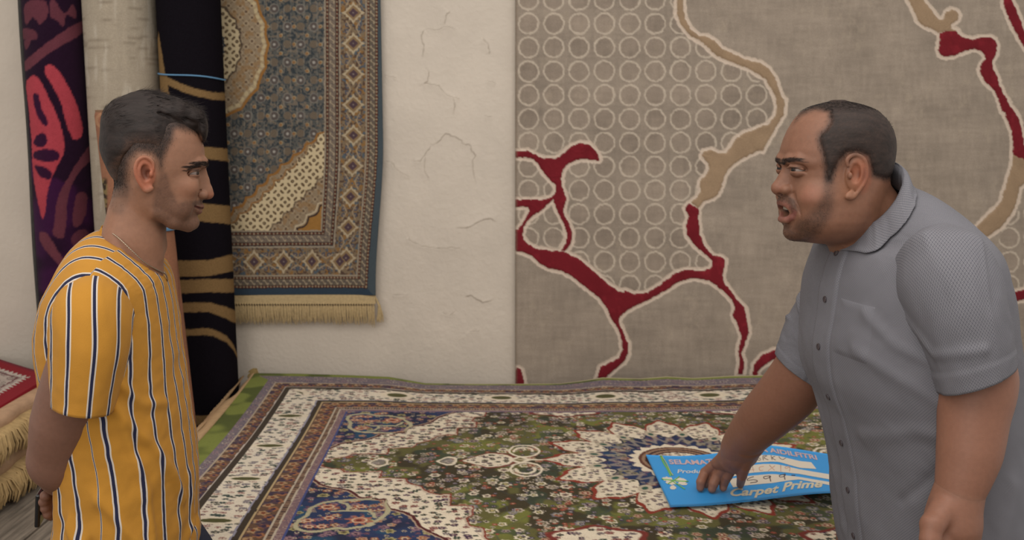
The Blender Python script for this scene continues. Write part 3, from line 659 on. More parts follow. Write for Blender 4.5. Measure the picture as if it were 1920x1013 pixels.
# ------------------------------------------------------------------ rolled carpets leaning on the wall
def roll(name, top, bot, r, m, label, colf, zt=2.55, zb=None, nth=150, nz=420, fold=.0, open_end=None):
    """axis through two frame points (px, py, Y); colour function of (px, py, theta, z)"""
    T = onY(*top); B_ = onY(*bot); d = (T-B_)/(T[2]-B_[2])
    zt = zt if zt else T[2]; zb = DZ+.001 if zb is None else zb
    zs = np.linspace(zb, zt, nz); th = np.linspace(0, 2*math.pi, nth, endpoint=False)
    Zm, Th = np.meshgrid(zs, th, indexing='ij'); c = B_[None, :]+d[None, :]*(zs-B_[2])[:, None]
    rr = r*(1+.022*np.cos(2*Th+.6)+.012*np.cos(3*Th+Zm*2)+fold*np.cos(Th*1.0+Zm*7)*.3)
    rim = np.clip((Zm-zb)/.03, 0, 1); rr = rr*(.80+.20*np.sqrt(1-(1-rim)**2))
    rimt = np.clip((zt-Zm)/.02, 0, 1); rr = rr*(.86+.14*np.sqrt(1-(1-rimt)**2))
    X = c[:, 0][:, None]+rr*np.sin(Th); Y = c[:, 1][:, None]-rr*np.cos(Th)
    # outer surface of the roll
    V = np.stack([X, Y, Zm], -1); PX, PY = proj(V); C = colf(PX, PY, Th, Zm)
    Fc = [gridfaces(nz, nth, wrap=True)]; V = V.reshape(-1, 3); C = C.reshape(-1, 3)
    o = mesh(name, V, Fc[0], m, cols=C)
    tag(o, label, 'carpet roll', 'rolled carpets standing against the wall')
    for zi, ci, sgn in ((0, c[0], -1), (nz-1, c[-1], 1)):          # spiral ends
        k = 260; a = np.linspace(0, 5*2*math.pi, k); rs = r*.92*(a/a[-1])**.9+.004
        P = np.stack([ci[0]+rs*np.sin(a), ci[1]-rs*np.cos(a), np.full(k, ci[2]+sgn*.0)], -1)
        Vv = np.concatenate([P+[0, 0, -sgn*.03], P+[0, 0, sgn*.0]]); hw = .004
        dirn = (P-ci); dirn /= np.linalg.norm(dirn, axis=1)[:, None]+1e-9
        Vv = np.concatenate([P-dirn*hw+[0, 0, -sgn*.03], P-dirn*hw, P+dirn*hw, P+dirn*hw+[0, 0, -sgn*.03]]); 
        j = np.arange(k-1); F_ = np.concatenate([np.stack([j+q*k, j+1+q*k, j+1+(q+1)*k, j+(q+1)*k], -1) for q in range(3)])
        mesh('rolled_end', Vv, F_, M_backing, o)
    return o
M_backing = mat('jute_backing', (132, 100, 76), rough=.95, noise=(80, .12), bump=(300, .0012))
def hz(C0, PX): return np.zeros(PX.shape+(3,))+lin(C0)
def col_purple(PX, PY, Th, Z):
    nx = PX+2*(vnoise(PX/4, PY/4)-.5); ny = PY+2*(vnoise(PX/4+8, PY/4)-.5)
    C = hz((38, 20, 38), PX); C = lay(C, (62, 26, 62), .85*ss(.42, .62, fbm(PX/50, PY/45+3, 2))*ss(250, 330, PY)); q = .4145
    pink = (170, 66, 76); mauve = (104, 56, 66)
    def pl(s, col, k=1): 
        nonlocal C
        P = smooth_poly([(x*q, y*q) for x, y in P2(s)], True, 4); C = lay(C, col, k*(1-ss(-1, 1, polysd(nx, ny, P))))
    pl('200,320 245,300 330,430 375,590 335,632 300,560 270,450', pink)
    pl('120,370 165,345 215,430 265,540 290,640 285,700 240,790 215,870 205,960 190,985 165,880 150,780 140,600 125,450', pink)
    dkp = (52, 22, 48)
    pl('150,430 172,428 188,490 212,540 212,572 185,552 160,500', dkp); pl('152,650 165,615 190,602 212,620 208,655 180,668', dkp); pl('150,705 165,682 230,676 266,690 264,722 225,732 165,725', dkp); pl('155,755 175,750 215,762 235,790 222,812 185,800', dkp)
    pl('112,280 210,195 370,95 372,150 230,235 118,320', mauve); pl('112,20 150,0 210,10 214,70 180,110 150,80 120,110 110,70', mauve, .9); pl('235,-10 290,60 330,20 345,80 300,70 288,122 262,95 225,70', mauve, .9); pl('105,130 160,140 165,175 108,180', mauve, .8); pl('108,190 140,180 120,225', mauve, .8)
    pl('415,650 420,710 350,790 310,880 298,1013 285,1080 240,1060 245,1013 260,900 310,800 360,720', mauve, .95); pl('345,885 392,880 390,960 362,1020 328,1013', mauve, .9)
    pl('178,1050 215,1060 260,1130 330,1240 320,1290 265,1200 190,1110', mauve); pl('330,1060 390,1040 420,1120 380,1150 330,1110', mauve, .7)
    return C*(1+.2*(fbm(PX/9, PY/9)-.5))[..., None]
def col_cream(PX, PY, Th, Z):
    C = hz((168, 156, 138), PX); C *= (1+.16*(fbm(PX/9, PY/50)-.5)+.10*(fbm(PX/60, PY/4)-.5)+.1*(fbm(PX/6, PY/6)-.5))[..., None]
    C = lay(C, (190, 180, 164), .6*ss(.62, .75, fbm(PX/9+4, PY/60, 2))); C = lay(C, (120, 108, 92), .5*ss(.66, .78, fbm(PX/50, PY/4+7, 2)))
    return C
def col_black(PX, PY, Th, Z):
    C = hz((22, 19, 24), PX); tan = (128, 102, 68); n = 1.5*(vnoise(PX/4, PY/3)-.5)
    def bandp(pts, hw):
        nonlocal C
        x, y = zip(*pts); yc = np.interp(PX, x, y); h = hw if np.isscalar(hw) else np.interp(PX, x, hw); C = lay(C, tan, 1-ss(h-1, h+1, np.abs(PY+n-yc)))
    P = polysd(PX+n, PY, [(297,60),(310,140),(320,190),(300,190),(290,120)]); C = lay(C, tan, 1-ss(-1, 1, P)); C = lay(C, tan, 1-ss(-1, 1, polysd(PX+n, PY, [(300,138),(314,140),(316,188),(303,188)])))
    bandp([(250,110),(314,152),(340,164),(370,174),(400,180),(430,182)], 7); bandp([(250,282),(390,287),(440,292)], 11.5); bandp([(250,392),(372,398),(440,404)], 17)
    bandp([(300,504),(345,504),(390,503),(436,493)], [15, 15, 15, 16]); bandp([(340,538),(390,536),(440,536),(460,540)], 12.5); bandp([(340,577),(390,576),(425,587),(445,596)], [9, 9, 11, 12])
    bandp([(350,624),(380,622),(400,624),(425,636),(438,652),(450,680)], [6, 6.5, 6.5, 6, 5, 3]); bandp([(350,787),(380,789),(410,786),(430,770)], [9, 9, 8, 6])
    return C
def col_brown(PX, PY, Th, Z):
    C = hz((150, 104, 80), PX)*(1+.3*(fbm(PX/18, PY/40)-.5)+.15*(fbm(PX/4, PY/4)-.5))[..., None]
    C = lay(C, (182, 140, 106), .6*(1-ss(1.5, 4, np.abs(np.hypot(PX-193, PY-226)-12)))); d = ss(332, 342, PY+3*vnoise(PX/5, PY/5))*(1-ss(198, 204, PX))
    D = lay(hz((58, 46, 34), PX), (130, 112, 74), ss(.52, .6, fbm(PX/7, PY/9, 2))); C = C*(1-d[..., None])+D*d[..., None]
    C = lay(C, (108, 66, 50), .5*(1-ss(.6, 1.6, np.abs(PX-331-.05*(PY-450))))); return C
M_roll = mat('roll_pile', attr='Col', rough=1, spec=.04, noise=(260, .1), bump=(380, .0014), sheen=.03)
M_rollb = mat('black_pile', attr='Col', rough=1, spec=.03, noise=(260, .15), bump=(380, .0014))
RP_ = roll('rolled_carpet', (103, 0, 3.235), (134, 560, 3.215), .099, M_roll, 'dark purple rolled carpet with pink petals, leftmost roll against the wall', col_purple)
roll('rolled_carpet', (227, 0, 3.225), (258, 600, 3.215), .118, M_roll, 'pale grey rolled carpet standing behind the man in yellow', col_cream, nz=260)
rb_ = roll('rolled_carpet', (354, 0, 3.20), (392, 760, 3.20), .101, M_rollb, 'tall black rolled carpet with tan stripes beside the hanging persian rug', col_black, nz=520)
rn_ = roll('rolled_carpet', (240, 207, 2.93), (303, 760, 2.86), .094, M_roll, 'short brown jute-backed rolled carpet behind the man in yellow', col_brown, zt=0)
M_tie = mat('blue_tie', (96, 140, 176), rough=.5)
def tie(parent, top, bot, r, py, tilt=.0, rad=.0032, wide=1):
    T = onY(*top); B_ = onY(*bot); d = (T-B_)/(T[2]-B_[2]); t = (py-top[1])/(bot[1]-top[1]); c = T+(B_-T)*t
    z0 = onY(c[0]*0+top[0], py, c[1]-r)[2]; c = B_+d*(z0-B_[2]); a = np.linspace(0, 2*math.pi, 60)
    rr = r*(1+.022*np.cos(2*a+.6)+.012*np.cos(3*a+z0*2))+.002
    P = np.stack([c[0]+rr*np.sin(a), c[1]-rr*np.cos(a), z0+tilt*np.sin(a)+.002*np.sin(a*3)], -1)
    b = MB()
    for q in range(wide): b.tube(P+[0, 0, q*.004], np.full(60, rad), 6, False)
    b.build('tie_cord', M_tie, parent)
def side_strip():  # narrow dark grey strip down the left side of the purple roll
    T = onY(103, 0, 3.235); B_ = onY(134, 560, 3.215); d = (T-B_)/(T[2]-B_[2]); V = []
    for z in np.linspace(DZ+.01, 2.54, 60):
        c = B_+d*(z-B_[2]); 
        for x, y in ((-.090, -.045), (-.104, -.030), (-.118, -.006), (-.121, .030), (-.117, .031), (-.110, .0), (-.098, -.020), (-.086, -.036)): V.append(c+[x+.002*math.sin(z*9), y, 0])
    Fc = [tuple(f) for f in gridfaces(60, 8, wrap=True)]; mesh('side_strip', V, Fc, mat('strip_grey', (62, 60, 58), rough=.95, noise=(60, .2)), RP_)
side_strip()
tie(rb_, (354, 0, 3.20), (392, 760, 3.20), .1025, 141, -.008, .0028)
tie(rn_, (240, 207, 2.93), (303, 760, 2.86), .0955, 437, .003, .004, 2)

# ------------------------------------------------------------------ left pile with fringes
def left_pile():
    zt = .81; x1 = -1.505
    # top rug: cream floral with a red border
    xs = np.arange(-2.35, x1, .004); ys = np.arange(3.30, 2.05, -.004); X, Y = np.meshgrid(xs, ys)
    e = np.minimum(x1-X, 3.30-Y)+.002*(vnoise(X*60, Y*60)-.5); al = np.where(x1-X < 3.30-Y, Y, X)
    C = np.zeros(X.shape+(3,))+lin((186, 170, 158)); C = flowers(C, X, Y*1.1, .035, 205, [((126, 104, 104), (180, 166, 152), (140, 110, 106)), ((112, 104, 96), (196, 182, 168), (120, 100, 96))], .9, .42)
    C = lay(C, (128, 110, 104), .6*(1-ss(.06, .14, np.abs(np.sin(X*38+2*np.sin(Y*31))))))
    zig = np.abs(((al/.022) % 1)-.5)*2; C = np.where((e < .088)[..., None], lin((196, 184, 172)), C); C = np.where((e < .062+.020*zig)[..., None], lin((140, 26, 38)), C); C = np.where(((e < .105) & (e > .098))[..., None], lin((110, 60, 66)), C)
    C = np.where((3.30-Y < .02)[..., None], lin((120, 34, 46)), C)
    Z = zt+.006*np.sin(Y*5+X*2)+.004*np.sin(X*9); Y = Y-(3.30-3.06-(x1-X)*.72).clip(0)*ss(2.05, 3.30, Y)
    top = carpet_panel('folded_rug', X, Y, Z, C, M_pile, 'cream floral rug with dark red border on top of the left pile', 'rug', back=(0, 0, -.012)); tag(top, group='rugs of the left pile')
    cols = [((196, 160, 128), 'sand coloured rug with long fringe under the red bordered rug'), ((170, 140, 104), 'tan fringed rug, second under the red bordered rug'), ((180, 150, 120), 'pinkish beige fringed rug low in the left pile'), ((160, 132, 88), 'ochre fringed rug at the bottom of the left pile')]
    zz = [(.745, .795), (.685, .743), (.620, .683), (DZ+.002, .618)]; xe = [-1.455, -1.50, -1.455, -1.50]
    for k, ((c, l), (z0, z1), xx) in enumerate(zip(cols, zz, xe)):
        m = mat('fringed_rug', c, rough=1, noise=(30, .12), bump=(240, .0015)); mf = mat('fringe', (186-8*(k % 2), 158-6*(k % 2), 112), rough=1, noise=(60, .18))
        n = 70; yv = np.linspace(3.07, 2.08, n); V = []; ring = []
        for i, y in enumerate(yv):
            w_ = xx+.006*math.sin(y*11+k*2)+.004*math.sin(y*31+k); h = z1+.003*math.sin(y*7+k)
            V += [(-2.33, y, z0), (w_-.012, y, z0), (w_, y, z0+.012), (w_, y, h-.012), (w_-.012, y, h), (-2.33, y, h)]
        Fc = [tuple(f) for f in gridfaces(n, 6, wrap=True)]+[tuple(range(6))[::-1], tuple(range(6*n-6, 6*n))]
        o = mesh('folded_rug', V, Fc, m); tag(o, l, 'rug', 'rugs of the left pile')
        b = MB(); y = 3.05; zm = (DZ+.004, .688, DZ+.004, DZ+.004)[k]
        while y > 2.1:
            w_ = xx+.006*math.sin(y*11+k*2); L = .042+.035*RS.rand(); cl = vnoise(np.array(y*18.), np.array(k*7.))
            out = .016+.022*cl+.012*RS.rand(); dy = (vnoise(np.array(y*30.+5), np.array(k*3.))-.5)*.06
            for s in range(3):
                q = y+(s-1)*.0026; o_ = out*(.8+.4*RS.rand())
                b.tube([(w_-.004, q, z0+.022), (w_+o_*.7, q+dy*.3, max(z0+.020-.2*L, zm+.006)), (w_+o_, q+dy*.8, max(z0+.010-.6*L, zm+.004)), (w_+o_*.8, q+dy, max(z0-L*.9, zm))], [.0022, .003, .0028, .001], 4, False)
            y -= .0058
        tag(b.build('fringe', mf, o), kind='stuff')
left_pile()

# ------------------------------------------------------------------ blue price card on the rug
def card():
    def pos(u, v, lift=0):
        """u along the card, v down the card: traced outline, undulating sheet"""
        u = np.asarray(u, float); v = np.asarray(v, float)
        tx = np.interp(u, [0, .18, .36, .50, .62, .80, 1], [1211, 1275, 1345, 1396, 1440, 1512, 1606]); ty = np.interp(u, [0, .18, .36, .44, .52, .62, .80, .86, 1], [853, 856, 851, 842, 837, 834, 845, 850, 858])
        bx = np.interp(u, [0, .18, .36, .50, .62, .80, 1], [1257, 1315, 1372, 1420, 1462, 1524, 1606]); by = np.interp(u, [0, .18, .36, .50, .62, .80, .9, 1], [950, 948, 943, 938, 932, 925, 923, 924])
        px = tx+(bx-tx)*v; py = ty+(by-ty)*v
        h = .004+.016*np.exp(-((u-.60)/.16)**2)*(1-.7*v)+.024*ss(.45, .9, u)*v+.004*np.sin(u*9)*(1-v)
        return onZ(px, py, RZ+.006+h)+np.array([0, 0, 1.])*lift
    def pos2(u, v, lift=0):
        """smoothed"""
        r = 0
        for d, w_ in ((-.05, .25), (0, .5), (.05, .25)): r = r+w_*pos(np.clip(np.asarray(u)+d, 0, 1), v, lift)
        e = np.clip(np.minimum(np.asarray(u), 1-np.asarray(u))/.05, 0, 1)[..., None]
        return r*e+pos(u, v, lift)*(1-e)
    U, V_ = np.meshgrid(np.linspace(0, 1, 90), np.linspace(0, 1, 24)); P = pos2(U, V_).reshape(-1, 3)
    m = mat('blue_card', (58, 156, 226), rough=.45, spec=.4); n0 = len(P)
    Fc = gridfaces(24, 90); P = np.concatenate([P, P-[0, 0, .0016]]); F2 = (Fc+n0)[:, ::-1]
    rim = np.concatenate([np.arange(90), np.arange(1, 24)*90+89, 23*90+np.arange(88, -1, -1), np.arange(22, 0, -1)*90]); k = len(rim); j = np.arange(k)
    Fr = np.stack([rim[(j+1) % k], rim[j], rim[j]+n0, rim[(j+1) % k]+n0], -1)
    o = mesh('price_card', P, np.concatenate([Fc[:, ::-1], F2[:, ::-1], Fr]), m); tag(o, 'bright blue printed price card lying on the green floral rug', 'sign')
    mw = mat('card_white', (222, 212, 196), rough=.6); mi = mat('marker_ink', (92, 78, 80), rough=.6); mr = mat('faint_ink', (206, 160, 140), rough=.6); ml = mat('lettering', (206, 208, 208), rough=.6); mg = mat('ribbon_green', (122, 184, 96), rough=.6); my = mat('ribbon_yellow', (190, 200, 110), rough=.6)
    def patch(name, pts, mm, lift=.0006, n=28):
        """strip between an upper and a lower line, given as lists of (u,v)"""
        up, lo = pts; t = np.linspace(0, 1, n); f = lambda L_: np.stack([np.interp(t, np.linspace(0, 1, len(L_)), [q[i] for q in L_]) for i in (0, 1)], -1)
        a, b = f(up), f(lo); Q = np.stack([a*(1-s)+b*s for s in np.linspace(0, 1, 5)]); mesh(name, pos2(Q[..., 0], Q[..., 1], lift).reshape(-1, 3), gridfaces(5, n)[:, ::-1], mm, o)
    # inverse of the sheet map, to place things where the photograph shows them
    GU, GV = np.meshgrid(np.linspace(0, 1, 160), np.linspace(0, 1, 60)); gx, gy = proj(pos2(GU, GV))
    def uv(px, py):
        k = np.argmin((gx-px)**2+(gy-py)**2); return GU.ravel()[k], GV.ravel()[k]
    def uvl(s): return [uv(*q) for q in P2(s)]
    patch('writing_box', (uvl('1398,855 1430,853 1460,855 1500,866 1520,868'), uvl('1394,871 1430,867 1460,867 1500,878 1530,880')), mw)
    patch('writing_box', (uvl('1390,876 1430,871 1460,872 1500,881 1560,890'), uvl('1368,896 1400,889 1450,885 1500,890 1560,900')), mw)
    patch('writing_box', (uvl('1366,900 1400,893 1450,890 1500,896 1560,905'), uvl('1374,914 1400,911 1450,906 1500,900 1560,912')), mw)
    def stroke(name, lines, mm, rad, lift=.0010):
        b = MB()
        for L_ in lines:
            Q = np.array([uv(*q) for q in L_]) if len(L_) < 3 else np.array([uv(*q) for q in smooth_poly(L_, False, 4)])
            Pp = pos2(Q[:, 0], Q[:, 1], lift)
            if len(Pp) > 2: Pp[1:-1] = (Pp[:-2]+2*Pp[1:-1]+Pp[2:])/4
            b.tube(Pp, np.full(len(Pp), rad), 5)
        b.build(name, mm, o)
    # 599-
    stroke('handwriting', [[(1413,896),(1403,898),(1402,902),(1412,900),(1420,903),(1416,906),(1406,907)], [(1442,893),(1432,895),(1434,899),(1444,896),(1443,893),(1445,904)], [(1471,891),(1462,892),(1463,896),(1472,893),(1471,890),(1472,900)], [(1484,893),(1491,893)]], mi, .0011)
    stroke('handwriting', [[(1406,876),(1402,882),(1414,881)], [(1412,876),(1412,885)], [(1432,875),(1424,877),(1425,883),(1432,882)], [(1442,874),(1452,883)], [(1452,874),(1441,883)], [(1463,874),(1464,884)], [(1480,875),(1472,877),(1474,880),(1480,877),(1481,885)]], mr, .0008)
    stroke('handwriting', [[(1405,865),(1406,857),(1410,862),(1414,856),(1416,864)], [(1426,856),(1420,857),(1421,864),(1427,863)], [(1421,860),(1426,860)], [(1432,863),(1431,855),(1438,856),(1432,859),(1440,863)], [(1446,855),(1447,863)], [(1454,856),(1447,859),(1455,864)], [(1460,858),(1466,863),(1472,860)]], mi, .0008)
    # ribbon and bow
    stroke('ribbon', [[(1238,856),(1247,872),(1258,893)]], mg, .0026, .0004); stroke('ribbon', [[(1241,856),(1250,872),(1261,893)]], my, .0012, .0022)
    def blob(name, c, rx, ry, mm, rot=0, lift=.0008):
        a = np.linspace(0, 2*math.pi, 18, endpoint=False); V = []
        pts = [(c[0]+rx*math.cos(t)*math.cos(rot)-ry*math.sin(t)*math.sin(rot), c[1]+rx*math.cos(t)*math.sin(rot)+ry*math.sin(t)*math.cos(rot)) for t in a]
        Q = np.array([uv(*q) for q in pts]+[uv(*c)]); mesh(name, pos2(Q[:, 0], Q[:, 1], lift), [(i, 18, (i+1) % 18) for i in range(18)], mm, o)
    for c, rx, ry, ro in (((1251,899),10,3.6,.05), ((1276,901),11,4.0,.12), ((1258,906),11,3.6,.1), ((1280,907),9,3.4,.1), ((1262,915),6.5,3.6,.05)): blob('bow_petal', c, rx, ry, mw, ro)
    stroke('bow_ribbon', [[(1240,900),(1262,902),(1290,905)], [(1252,909),(1264,902),(1274,895)], [(1262,904),(1272,911),(1284,918)]], mg, .0013, .0016)
    # printed lettering
    def text(s, name, line, size, shear=0, off=.02, mm=ml, wmax=None):
        """set along a baseline (left, mid, right in frame pixels) with letter height size in px"""
        cu = bpy.data.curves.new(name, 'FONT'); cu.body = s; cu.shear = shear; cu.offset = off; cu.resolution_u = 3
        t = bpy.data.objects.new(name, cu); COL.objects.link(t); dg = bpy.context.evaluated_depsgraph_get(); dg.update()
        me = bpy.data.meshes.new_from_object(t.evaluated_get(dg)); bpy.data.objects.remove(t)
        bm = bmesh.new(); bm.from_mesh(me); bmesh.ops.triangulate(bm, faces=bm.faces); bmesh.ops.subdivide_edges(bm, edges=[e for e in bm.edges if e.calc_length() > .35], cuts=1); bm.to_mesh(me); bm.free()
        co = np.array([v.co[:] for v in me.vertices]); x = (co[:, 0]-co[:, 0].min())/(co[:, 0].max()-co[:, 0].min()); y = co[:, 1]/.72
        bl = np.array(P2(line)); q = np.concatenate([[0], np.cumsum(np.hypot(*np.diff(bl, axis=0).T))]); q /= q[-1]; bx = np.interp(x, q, bl[:, 0]); by = np.interp(x, q, bl[:, 1])
        # lean of the card's short side
        px = bx-y*size*.40; py = by-y*size
        UV = np.array([uvf(a, b) for a, b in zip(px, py)]); P_ = pos2(UV[:, 0], UV[:, 1], .0009)
        me.vertices.foreach_set('co', P_.astype(np.float32).ravel()); me.materials.clear(); me.materials.append(mm); me.update(); me.name = name
        link(bpy.data.objects.new(name, me), o)
    def uvf(px, py):
        k = np.argmin((gx-px)**2+(gy-py)**2); i, j = divmod(k, 160); i = min(max(i, 1), 58); j = min(max(j, 1), 158)
        a = np.array([[gx[i, j+1]-gx[i, j-1], gx[i+1, j]-gx[i-1, j]], [gy[i, j+1]-gy[i, j-1], gy[i+1, j]-gy[i-1, j]]])/2
        d = np.linalg.solve(a, [px-gx[i, j], py-gy[i, j]]); return np.clip((j+d[0])/159, 0, 1), np.clip((i+d[1])/59, 0, 1)
    text('SELAMAT HARI RAYA AIDILFITRI', 'heading_text', '1256,871 1320,872 1370,865 1420,851 1440,848 1470,853 1533,863', 8.6, off=.03, mm=mat('heading_ink', (206, 176, 178), rough=.6))
    text('Produk', 'small_text', '1270,888 1325,888', 7, .3, .02)
    text('Carpet Prime', 'shop_text', '1371,931 1420,929 1460,924 1490,917 1545,914', 14, .5, .03, mat('shop_ink', (214, 204, 180), rough=.6))
card()
# ------------------------------------------------------------------ sculpting on a distance grid
def smin(a, b, k):
    if k <= 0: return np.minimum(a, b)
    h = np.clip(.5+.5*(b-a)/k, 0, 1); return b+(a-b)*h-k*h*(1-h)
def smax(a, b, k): return -smin(-a, -b, k)
class Vol:
    def __init__(s, lo, hi, step, sym=False):
        s.step = step; s.sym = sym
        s.ax = [np.arange(lo[i], hi[i]+step, step, dtype=np.float32) for i in range(3)]
        if sym: s.ax[1] = np.arange(-step*1.5, hi[1]+step, step, dtype=np.float32)
        s.d = np.full([len(a) for a in s.ax], 1e3, np.float32)
    def sl(s, lo, hi, m):
        o = []
        for i in range(3):
            a = s.ax[i]; o.append(slice(int(np.searchsorted(a, lo[i]-m)), int(np.searchsorted(a, hi[i]+m))))
        return tuple(o)
    def G(s, q=(slice(None),)*3): return s.ax[0][q[0]][:, None, None], s.ax[1][q[1]][None, :, None], s.ax[2][q[2]][None, None, :]
    def put(s, q, v, k, op):
        v = v.astype(np.float32)
        if op == 'u': s.d[q] = smin(s.d[q], v, k)
        elif op == 's': s.d[q] = smax(s.d[q], -v, k)
        elif op == 'i': s.d[q] = smax(s.d[q], v, k)
    def ell(s, c, r, k=0, op='u', rot=None, m=None):
        c = np.asarray(c, float); r = np.asarray(r, float); R = max(r)
        q = s.sl(c-R, c+R, (m or k+3*s.step)); X, Y, Z = s.G(q); X = X-c[0]; Y = Y-c[1]; Z = Z-c[2]
        if rot is not None:                                # columns are the ellipsoid's axes
            M = np.asarray(rot, float); X, Y, Z = (X*M[0][i]+Y*M[1][i]+Z*M[2][i] for i in range(3))
        k0 = np.sqrt((X/r[0])**2+(Y/r[1])**2+(Z/r[2])**2); k1 = np.sqrt((X/r[0]**2)**2+(Y/r[1]**2)**2+(Z/r[2]**2)**2)
        s.put(q, k0*(k0-1)/(k1+1e-9), k, op); return s
    def cap(s, a, b, ra, rb, k=0, op='u', flat=None):
        """round cone; flat=(axis vector, factor) squeezes it"""
        a = np.asarray(a, float); b = np.asarray(b, float); R = max(ra, rb)
        q = s.sl(np.minimum(a, b)-R, np.maximum(a, b)+R, k+3*s.step); X, Y, Z = s.G(q); e = b-a; L = e@e+1e-12
        t = np.clip(((X-a[0])*e[0]+(Y-a[1])*e[1]+(Z-a[2])*e[2])/L, 0, 1)
        dx, dy, dz = X-a[0]-e[0]*t, Y-a[1]-e[1]*t, Z-a[2]-e[2]*t
        if flat is not None:
            v, f = flat; p = dx*v[0]+dy*v[1]+dz*v[2]; g = 1/f-1; dx, dy, dz = dx+v[0]*p*g, dy+v[1]*p*g, dz+v[2]*p*g
        s.put(q, np.sqrt(dx*dx+dy*dy+dz*dz)-(ra+(rb-ra)*t), k, op); return s
    def chain(s, P, R, k=0, op='u', flat=None):
        for i in range(len(P)-1): s.cap(P[i], P[i+1], R[i], R[i+1], k, op, flat)
        return s
    def limb(s, P, R, k=.02, sub=6, kk=.002, flat=None):
        P = np.asarray(P, float); Q = smooth_poly(P, False, sub); r = np.interp(np.linspace(0, len(P)-1, len(Q)), np.arange(len(P)), R)
        o = s.d; s.d = np.full_like(o, 1e3); s.chain(Q, r, kk, 'u', flat); s.d = smin(o, s.d, k); return s
    def mesh(s):
        d = s.d; ax = s.ax
        if s.sym:
            n = 2                                          # rows below zero overlap their mirror images
            d = np.concatenate([d[:, :1:-1][:, :, :], d[:, 2:]], 1)
            yy = ax[1][2:]; ax = [ax[0], np.concatenate([-yy[::-1], yy]), ax[2]]
        V, F_ = surface_nets(d); h = s.step
        P = np.stack([np.interp(V[:, i], np.arange(len(ax[i])), ax[i]) for i in range(3)], -1)
        return P, F_
def surface_nets(d):
    ins = d < 0; nx, ny, nz = d.shape
    c = np.zeros((nx-1, ny-1, nz-1), np.int8)
    for i in (0, 1):
        for j in (0, 1):
            for k in (0, 1): c += ins[i:nx-1+i, j:ny-1+j, k:nz-1+k]
    act = (c > 0) & (c < 8); idx = np.argwhere(act); ids = np.full(c.shape, -1, np.int64); ids[act] = np.arange(len(idx))
    x, y, z = idx.T; acc = np.zeros((len(idx), 3)); cnt = np.zeros(len(idx))
    co = [(i, j, k) for i in (0, 1) for j in (0, 1) for k in (0, 1)]
    val = {q: d[x+q[0], y+q[1], z+q[2]] for q in co}
    for p in co:
        for a in range(3):
            if p[a]: continue
            r = list(p); r[a] = 1; r = tuple(r); v0, v1 = val[p], val[r]; m = (v0 < 0) != (v1 < 0)
            t = np.where(m, v0/np.where(v0-v1 == 0, 1, v0-v1), 0); q = np.tile(np.array(p, float), (len(idx), 1)); q[:, a] = t
            acc += q*m[:, None]; cnt += m
    V = idx+acc/np.maximum(cnt, 1)[:, None]; F_ = []
    for a in range(3):
        b, e = (a+1) % 3, (a+2) % 3
        s0 = [slice(None)]*3; s1 = [slice(None)]*3; s0[a] = slice(0, -1); s1[a] = slice(1, None)
        A, B = ins[tuple(s0)], ins[tuple(s1)]; E = np.argwhere(A != B)
        ok = (E[:, b] > 0) & (E[:, e] > 0) & (E[:, b] < d.shape[b]-1) & (E[:, e] < d.shape[e]-1); E = E[ok]
        if not len(E): continue
        up = A[tuple(E.T)]
        def cell(db, de):
            q = E.copy(); q[:, b] -= db; q[:, e] -= de; return ids[tuple(q.T)]
        Q = np.stack([cell(1, 1), cell(0, 1), cell(0, 0), cell(1, 0)], -1); Q = np.where(up[:, None], Q, Q[:, ::-1]); F_.append(Q[(Q >= 0).all(1)])
    return V, np.concatenate(F_)
def relax(V, Fc, it=2, lam=.5):
    e = np.concatenate([Fc[:, [0, 1]], Fc[:, [1, 2]], Fc[:, [2, 3]], Fc[:, [3, 0]]]); V = V.copy()
    n = np.bincount(e.ravel(), minlength=len(V)).astype(float)+1e-9
    for _ in range(it):
        for l in (lam, -lam*1.02):
            S_ = np.stack([np.bincount(e[:, 0], V[e[:, 1], i], len(V))+np.bincount(e[:, 1], V[e[:, 0], i], len(V)) for i in range(3)], -1)
            V += l*(S_/n[:, None]-V)
    return V
def vnormals(V, Fc):
    n = np.cross(V[Fc[:, 2]]-V[Fc[:, 0]], V[Fc[:, 3]]-V[Fc[:, 1]]); N = np.zeros_like(V)
    for i in range(4):
        for a in range(3): N[:, a] += np.bincount(Fc[:, i], n[:, a], len(V))
    return N/(np.linalg.norm(N, axis=1)[:, None]+1e-12)
class Join:
    def __init__(s): s.V = []; s.F = []; s.C = []; s.n = 0
    def add(s, V, F_, C): s.V.append(V); s.F.append(F_+s.n); s.C.append(C); s.n += len(V)
    def build(s, name, m, parent): return mesh(name, np.concatenate(s.V), np.concatenate(s.F), m, parent, cols=np.concatenate(s.C))
class Frame:
    """a person's frame: x forward, n towards the camera's side, z up; units are frame pixels at depth Y"""
    def __init__(s, px, py, Y, phi, left=False):
        s.o = onY(px, py, Y); th = math.atan((px-960)/F); phi = math.radians(phi)
        er = np.array([math.cos(th), -math.sin(th), 0]); ec = np.array([-math.sin(th), -math.cos(th), 0])
        if left: er = -er
        s.f = math.cos(phi)*er+math.sin(phi)*ec; s.n = -math.sin(phi)*er+math.cos(phi)*ec; s.u = np.array([0, 0, 1.])
        s.S = F/Y*1.004; s.k = math.cos(th); s.px, s.py = px, py; s.cph = math.cos(phi); s.sph = math.sin(phi); s.sg = -1 if left else 1
    def L(s, px, py, n=0.0):
        """frame pixel + lateral offset -> local coordinates"""
        return np.array([((px-s.px)*s.sg*s.k+n*s.sph)/s.cph, n, s.py-py], float)
    def W(s, P):
        P = np.asarray(P, float); return s.o+(P[..., :1]*s.f+P[..., 1:2]*s.n+P[..., 2:3]*s.u)/s.S
